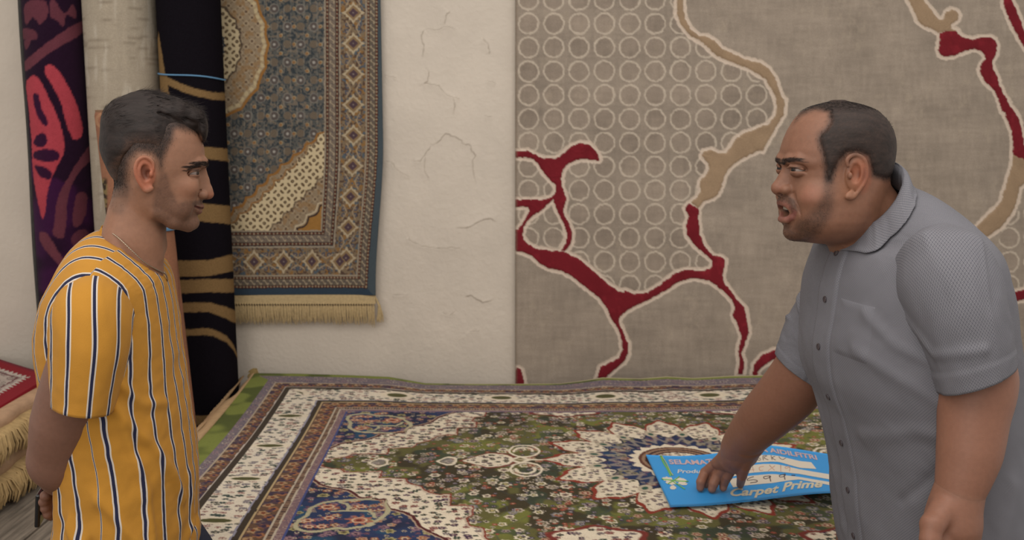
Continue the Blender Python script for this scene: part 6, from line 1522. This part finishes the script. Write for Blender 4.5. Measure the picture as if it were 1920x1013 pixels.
    # sleeves
    def srow(px, py, Y, rx, up, toward, e=2.1, tilt=0.):
        cc = pxy(px, py, Y); th = math.atan((px-960)/F); er = np.array([math.cos(th), -math.sin(th), 0]); ec = np.array([-math.sin(th), -math.cos(th), 0])
        return (cc, ec*toward+np.array([0, 0, up]), er*(rx*Y/F*math.cos(th))+np.array([0, 0, tilt]), e)
    def sleeve(rows, seed):
        def dsp(T, t, V): return .007*fold_noise(T*1.3+t, t*4, seed)*ss(.05, .3, t)+.003*fold_noise(T*4, t*12, 2)+ridge(T, t, [(-2.2, .30), (-1.2, .46), (-.4, .52)], .03, .006)+ridge(T, t, [(-1.6, .6), (-.8, .82), (.3, .84)], .02, .004)+.0022*np.exp(-((T-.55)/.03)**2)+.0020*ss(.90, .915, t)
        SV, ST, St = loft(rows, 130, 90, dsp); a, b_ = uvw(SV); return cloth('sleeve', SV, M_shirt, o, {'su': a, 'sv': b_}, .0022)
    sleeve([srow(1755, 515, 1.60, 55, .055, 0), srow(1762, 526, 1.555, 76, .080, 0), srow(1768, 534, 1.520, 88, .094, .006), srow(1771, 538, 1.492, 95, .098, .020, 2.2), srow(1776, 550, 1.474, 100, .094, .046, 2.2, .008), srow(1784, 570, 1.465, 100, .070, .078, 2.2, .012), srow(1800, 606, 1.455, 90, .036, .096, 2.2, .018), srow(1818, 655, 1.447, 81, .012, .096, 2.2, .022), srow(1831, 706, 1.438, 74, .0, .088, 2.2, .024)], 31)
    sleeve([srow(1600, 560, 1.76, 50, .06, 0), srow(1580, 572, 1.82, 66, .07, -.02), srow(1554, 605, 1.87, 68, .05, -.055, 2.1, -.015), srow(1528, 650, 1.90, 64, .02, -.070, 2.1, -.030), srow(1507, 697, 1.915, 55, .0, -.070, 2.1, -.036)], 41)
    # collar: stand and folded leaf with pointed tips
    ring = V[0]; cc = ring.mean(0); nR = len(ring); th = T[0]
    def rr(k_, z): return cc+(ring-cc)*[k_, k_, 1]+np.stack([0*th, 0*th, z+0*th], -1)
    stand = np.array([rr(1.06, -.010), rr(1.0, .004), rr(.955, .026+.004*-np.cos(th)), rr(.93, .030-.006*np.cos(th)), rr(.915, .020), rr(.95, -.004)]); msk = np.abs(th) > .10; idx = np.where(msk)[0]; idx = np.concatenate([idx[idx > h], idx[idx < h]])
    S_ = stand[:, idx]; uu = (np.arange(len(idx))*.0028/C_)[None]+0*S_[..., 0]; vv = (np.arange(6)*.012/C_)[:, None]+0*S_[..., 0]
    cloth('collar_stand', S_, M_shirt, o, {'su': uu/2, 'sv': vv/2}, .0012, False)
    tipw = np.exp(-((np.abs(th)-.74)/.24)**2); lv = []
    for q in np.linspace(0, 1, 11):
        k_ = .93+.40*q**.9+.26*q*tipw; z = .030-.006*np.cos(th)+.007*math.sin(min(q*4, 3.14))-(.036+.008*tipw)*q
        lv.append(cc+(ring-cc)*np.stack([k_, k_, 1+0*th], -1)+np.stack([0*th, 0*th, z], -1))
    lv = np.array(lv)[:, idx]; TV = V[:95].reshape(-1, 3); Vn = np.cross(np.gradient(V[:95], axis=1), np.gradient(V[:95], axis=0)).reshape(-1, 3); Vn /= np.linalg.norm(Vn, axis=1)[:, None]+1e-12
    if ((TV[140+280*60]-V[60].mean(0))*Vn[140+280*60]).sum() < 0: Vn = -Vn
    Lf = lv.reshape(-1, 3).copy(); n0 = ring.shape[0]
    for a_ in range(0, len(Lf), 400):                      # let the leaf lie on the shirt instead of inside it
        D2 = ((Lf[a_:a_+400, None]-TV[None])**2).sum(2); kk = D2.argmin(1); sd_ = ((Lf[a_:a_+400]-TV[kk])*Vn[kk]).sum(1); need = np.clip(.0055-sd_, 0, .08); Lf[a_:a_+400] += Vn[kk]*need[:, None]
    lq = Lf.reshape(lv.shape)
    for _ in range(3): lq[1:-1, 1:-1] = (lq[1:-1, 1:-1]*2+lq[:-2, 1:-1]+lq[2:, 1:-1]+lq[1:-1, :-2]+lq[1:-1, 2:])/6
    lv = lq
    du = np.linalg.norm(np.diff(lv, axis=1), axis=2)[8]; uu = np.concatenate([[0], np.cumsum(du)])[None]/C_+0*lv[..., 0]; dv_ = np.linalg.norm(np.diff(lv, axis=0), axis=2).mean(1); vv = np.concatenate([[0], np.cumsum(dv_)])[:, None]/C_+0*lv[..., 0]
    cloth('collar', lv, M_shirt, o, {'su': uu/2, 'sv': vv/2}, .0016, False)
shirt()
